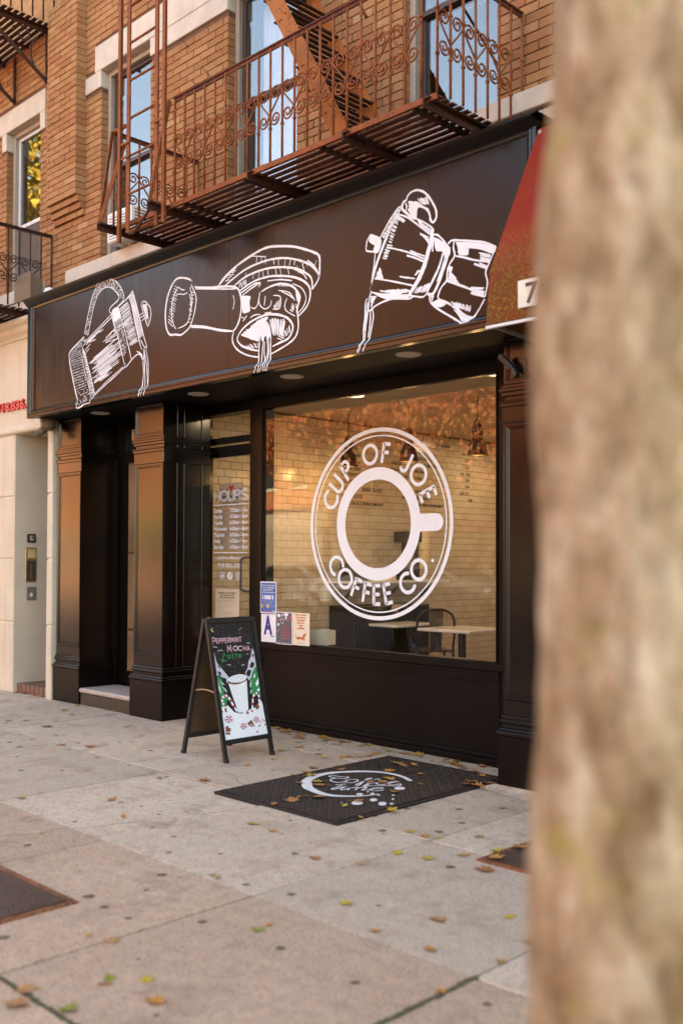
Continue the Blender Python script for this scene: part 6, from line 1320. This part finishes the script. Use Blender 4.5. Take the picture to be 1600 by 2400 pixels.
for q in ((596, 1932, Y, .085), (641, 1949, O, .05), (963, 1950, Y, .06), (997, 1961, O, .055), (1030, 1965, Y, .045), (930, 2001, Y, .055), (1002, 2012, Y, .06), (740, 2013, T, .06), (813, 2118, Y, .055), (1025, 2154, T, .075), (881, 2183, O, .055), (607, 2180, G, .055), (630, 2170, O, .04), (1010, 2228, O, .05), (262, 2207, T, .06), (207, 2195, O, .03), (258, 2296, G, .045), (246, 2308, T, .05), (345, 2298, Y, .05), (368, 2350, O, .065), (158, 2367, G, .06), (60, 2320, T, .07), (38, 2352, T, .08), (480, 1830, T, .09), (263, 1874, T, .07), (290, 1914, O, .04), (98, 1959, O, .04), (110, 1703, T, .10), (215, 1751, T, .08), (143, 1747, T, .07), (75, 1735, O, .05), (50, 1870, O, .05), (375, 1823, O, .045), (660, 1760, O, .06), (760, 1775, Y, .06), (735, 1800, T, .07), (700, 1740, T, .05), (640, 1780, G, .035), (580, 1795, O, .045), (1215, 1868, G, .045), (1178, 1894, O, .05), (1120, 1962, T, .05), (1160, 2010, O, .09), (1172, 1998, Y, .08), (1140, 2040, T, .09), (1085, 2005, T, .07), (1215, 1985, O, .07), (1195, 2150, Y, .05), (1240, 2210, O, .05), (1175, 2255, O, .05), (1032, 2327, O, .04), (510, 2058, G, .04), (500, 2052, T, .04), (1225, 1850, T, .06), (1205, 1842, O, .06), (1252, 1850, T, .07), (180, 1655, Y, .07), (130, 1690, O, .05), (60, 1690, O, .07), (20, 1690, G, .05), (110, 1672, Y, .05), (150, 1665, O, .05), (170, 1676, O, .08), (250, 1665, Y, .07), (270, 1668, O, .08), (300, 1670, T, .09), (258, 1675, T, .08), (215, 1655, T, .10), (60, 1625, T, .12), (45, 1622, T, .10), (100, 1632, T, .12), (115, 1636, T, .09), (85, 1630, O, .07), (400, 1670, T, .07), (430, 1660, O, .07), (310, 1700, Y, .04), (330, 1725, O, .04)): fpx(q[0], q[1], q[2], q[3] * 1.2)
for q in ((700, 1752, T, .09), (862, 1772, T, .11), (880, 1768, O, .09), (820, 1775, T, .09), (805, 1777, T, .08), (840, 1776, O, .07), (950, 1768, T, .10), (975, 1770, Y, .07), (930, 1790, Y, .09), (945, 1795, T, .09), (910, 1808, O, .09), (970, 1793, O, .07), (985, 1815, O, .05), (985, 1838, T, .05), (720, 1813, O, .08), (728, 1818, Y, .07), (750, 1840, T, .09), (745, 1832, Y, .08), (700, 1835, T, .06), (685, 1818, O, .06), (715, 1814, T, .06), (795, 1805, O, .08), (790, 1798, O, .07), (895, 1833, T, .075), (905, 1824, Y, .06), (865, 1834, T, .055), (915, 1828, O, .07), (745, 1868, T, .10), (685, 1876, T, .09), (703, 1868, O, .04), (838, 1878, O, .07), (808, 1889, Y, .05), (845, 1916, O, .04), (918, 1898, Y, .07), (642, 1885, O, .04), (925, 1856, O, .06), (1070, 1783, T, .10), (1060, 1790, O, .09), (1045, 1780, T, .08), (1085, 1800, T, .08), (1110, 1808, O, .09), (1105, 1832, T, .11), (1120, 1842, O, .09), (1090, 1838, T, .09), (1135, 1845, T, .08), (1150, 1836, T, .10), (1140, 1850, G, .06), (1080, 1805, G, .05), (1010, 1785, O, .05), (1130, 1818, O, .05), (760, 1745, Y, .06), (745, 1768, T, .08), (748, 1758, O, .06), (780, 1745, T, .05), (690, 1728, O, .06), (600, 1722, T, .06)): fpx(q[0], q[1], q[2], q[3] * 1.05)
for i in range(70):                                                # drifts along the foot of the shop front
    x = rl.uniform(-7.6, -4.0); fall(x, 5.90 - abs(rl.gauss(0, .07)), rl.choice((0, 0, 0, 1, 1, 2)), rl.uniform(.045, .115))
for i in range(50): fall(rl.uniform(-10.5, -1.4), rl.uniform(1.8, 5.3), rl.choice((0, 0, 1, 1, 2)), rl.uniform(.018, .042))

# ================================================================== ACROSS THE STREET (seen in the reflections)
def far_house(x0, x1, h, mat, label, floors, wn_, awn=None, shopm=None, yf=-16.0):
    e = empty('terrace_house', label, 'building', ((x0 + x1) / 2, yf - 4, 0)); fh = (h - 3.8) / floors
    MB().box(x0, x1, yf - 9, yf, 3.6, h).build('wall', mat, e); MB().sweep([(0, 0), (.25, .1), (.4, .35), (.4, .5), (0, .5)], (x0, yf, h - .5), (x1, yf, h - .5), (0, 1, 0)).build('cornice', FRAME_DARK, e); MB().box(x0, x1, yf - 9, yf - .25, 0, 3.6).build('ground_floor', shopm or FRAME_DARK, e)
    for f in range(floors):
        for k in range(wn_):
            cx = x0 + (x1 - x0) * (k + .5) / wn_; z0 = 3.8 + f * fh + .7; z1 = z0 + 1.7
            w = MB().box(cx - .55, cx + .55, yf + .001, yf + .06, z0 - .12, z0).box(cx - .6, cx + .6, yf + .001, yf + .05, z1, z1 + .25).build('window', STONE, e); MB().box(cx - .5, cx + .5, yf + .001, yf + .02, z0 + .001, z1 - .001).build('pane', GLASS_UP if False else BLACK_METAL, w)
    for k in range(2):
        a = x0 + .5 + k * (x1 - x0 - 1) / 2; MB().box(a, a + (x1 - x0 - 2) / 2, yf - .249, yf - .22, .7, 2.8).build('shop_window', plain('shop_display', (.24, .19, .14), .5), e)
    if awn: MB().add([(x0 + .3, yf, 3.5), (x1 - .3, yf, 3.5), (x1 - .3, yf + 1.3, 2.7), (x0 + .3, yf + 1.3, 2.7), (x1 - .3, yf + 1.3, 2.4), (x0 + .3, yf + 1.3, 2.4)], [(0, 1, 2, 3), (3, 2, 4, 5)]).build('awning', awn, e)
HB1 = plain('orange_brick_far', (.40, .145, .062), .9, var=.2, vscale=2); HB2 = plain('tan_brick_far', (.50, .33, .18), .9, var=.2, vscale=2); HB3 = plain('cream_far', (.62, .53, .40), .9, var=.1, vscale=2)
HB4 = plain('light_orange_brick_far', (.62, .215, .07), .9, var=.15, vscale=2)
far_house(-8.0, 2.0, 9.0, HB1, 'orange brick terrace house across the road opposite the camera', 2, 4, RED)
far_house(-16.0, -8.05, 9.0, HB2, 'tan brick terrace house with blue awning across the road', 2, 4, plain('blue_canvas', (.10, .17, .33), .7), PWHITE)
far_house(-21.0, -16.05, 10.0, HB1, 'narrow orange brick terrace house with red awning across the road', 2, 3, RED, HB3)
far_house(-33.0, -21.05, 15.5, HB1, 'tall orange brick terrace house across the road', 4, 6, None, FRAME_TAUPE)
far_house(-42.0, -33.05, 9.0, HB4, 'low orange brick terrace house across the road', 2, 4, plain('green_canvas', (.08, .16, .05), .7), HB1)
far_house(-66.0, -42.05, 14.0, HB4, 'long orange brick terrace at the end of the opposite row', 3, 10, None, HB4)
def car(x, y, paint, label, rz=0.0):
    e = empty('parked_car', label, 'car', (x, y, -.15), 'cars parked across the road', rz)
    prof = [(-2.2, .35), (-2.25, .75), (-2.1, .95), (-1.3, 1.02), (-.75, 1.42), (.75, 1.46), (1.55, 1.08), (2.15, 1.02), (2.25, .7), (2.2, .35)]
    mk = lambda n, mb, m, **k: setattr(mb.build(n, m, None, **k), 'parent', e)
    mb = MB(); mb.prism([(a, -.88, b_) for a, b_ in prof], (0, 1.76, 0)); mk('body', mb, paint)
    for s in (-1, 1): 
        y0 = s * .881; mk('side_window', MB().prism([(-1.1, y0, 1.03), (-.68, y0, 1.36), (.68, y0, 1.39), (1.3, y0, 1.06)], (0, s * .006, 0)), BLACK_METAL)
        for wx in (-1.4, 1.4):
            w = MB().tube([(wx, s * .72, .33), (wx, s * .90, .33)], .33, 20).build('wheel', BLACK_MATTE); w.parent = e; r_ = MB().tube([(wx, s * .901, .33), (wx, s * .906, .33)], .2, 14).build('rim', STEELP); r_.parent = w
        mk('headlight', MB().cbox(2.2, 2.27, s * .65 - .15, s * .65 + .15, .68, .82, .02), FRAME_WHITE); mk('tail_light', MB().cbox(-2.27, -2.2, s * .65 - .12, s * .65 + .12, .72, .88, .02), REDI)
    mk('windscreen', MB().add([(.80, -.78, 1.45), (.80, .78, 1.45), (1.50, .82, 1.115), (1.50, -.82, 1.115)], [(0, 1, 2, 3)]), BLACK_METAL); return e
WCAR = plain('bronze_car_paint', (.16, .11, .08), .25, var=.02); car(-13.0, -10.7, WCAR, 'bronze car parked across the road'); car(-18.5, -10.7, plain('grey_car_paint', (.12, .13, .14), .25), 'dark grey car parked across the road'); car(-24.2, -10.7, plain('silver_car_paint', (.28, .285, .30), .25), 'silver car parked across the road')
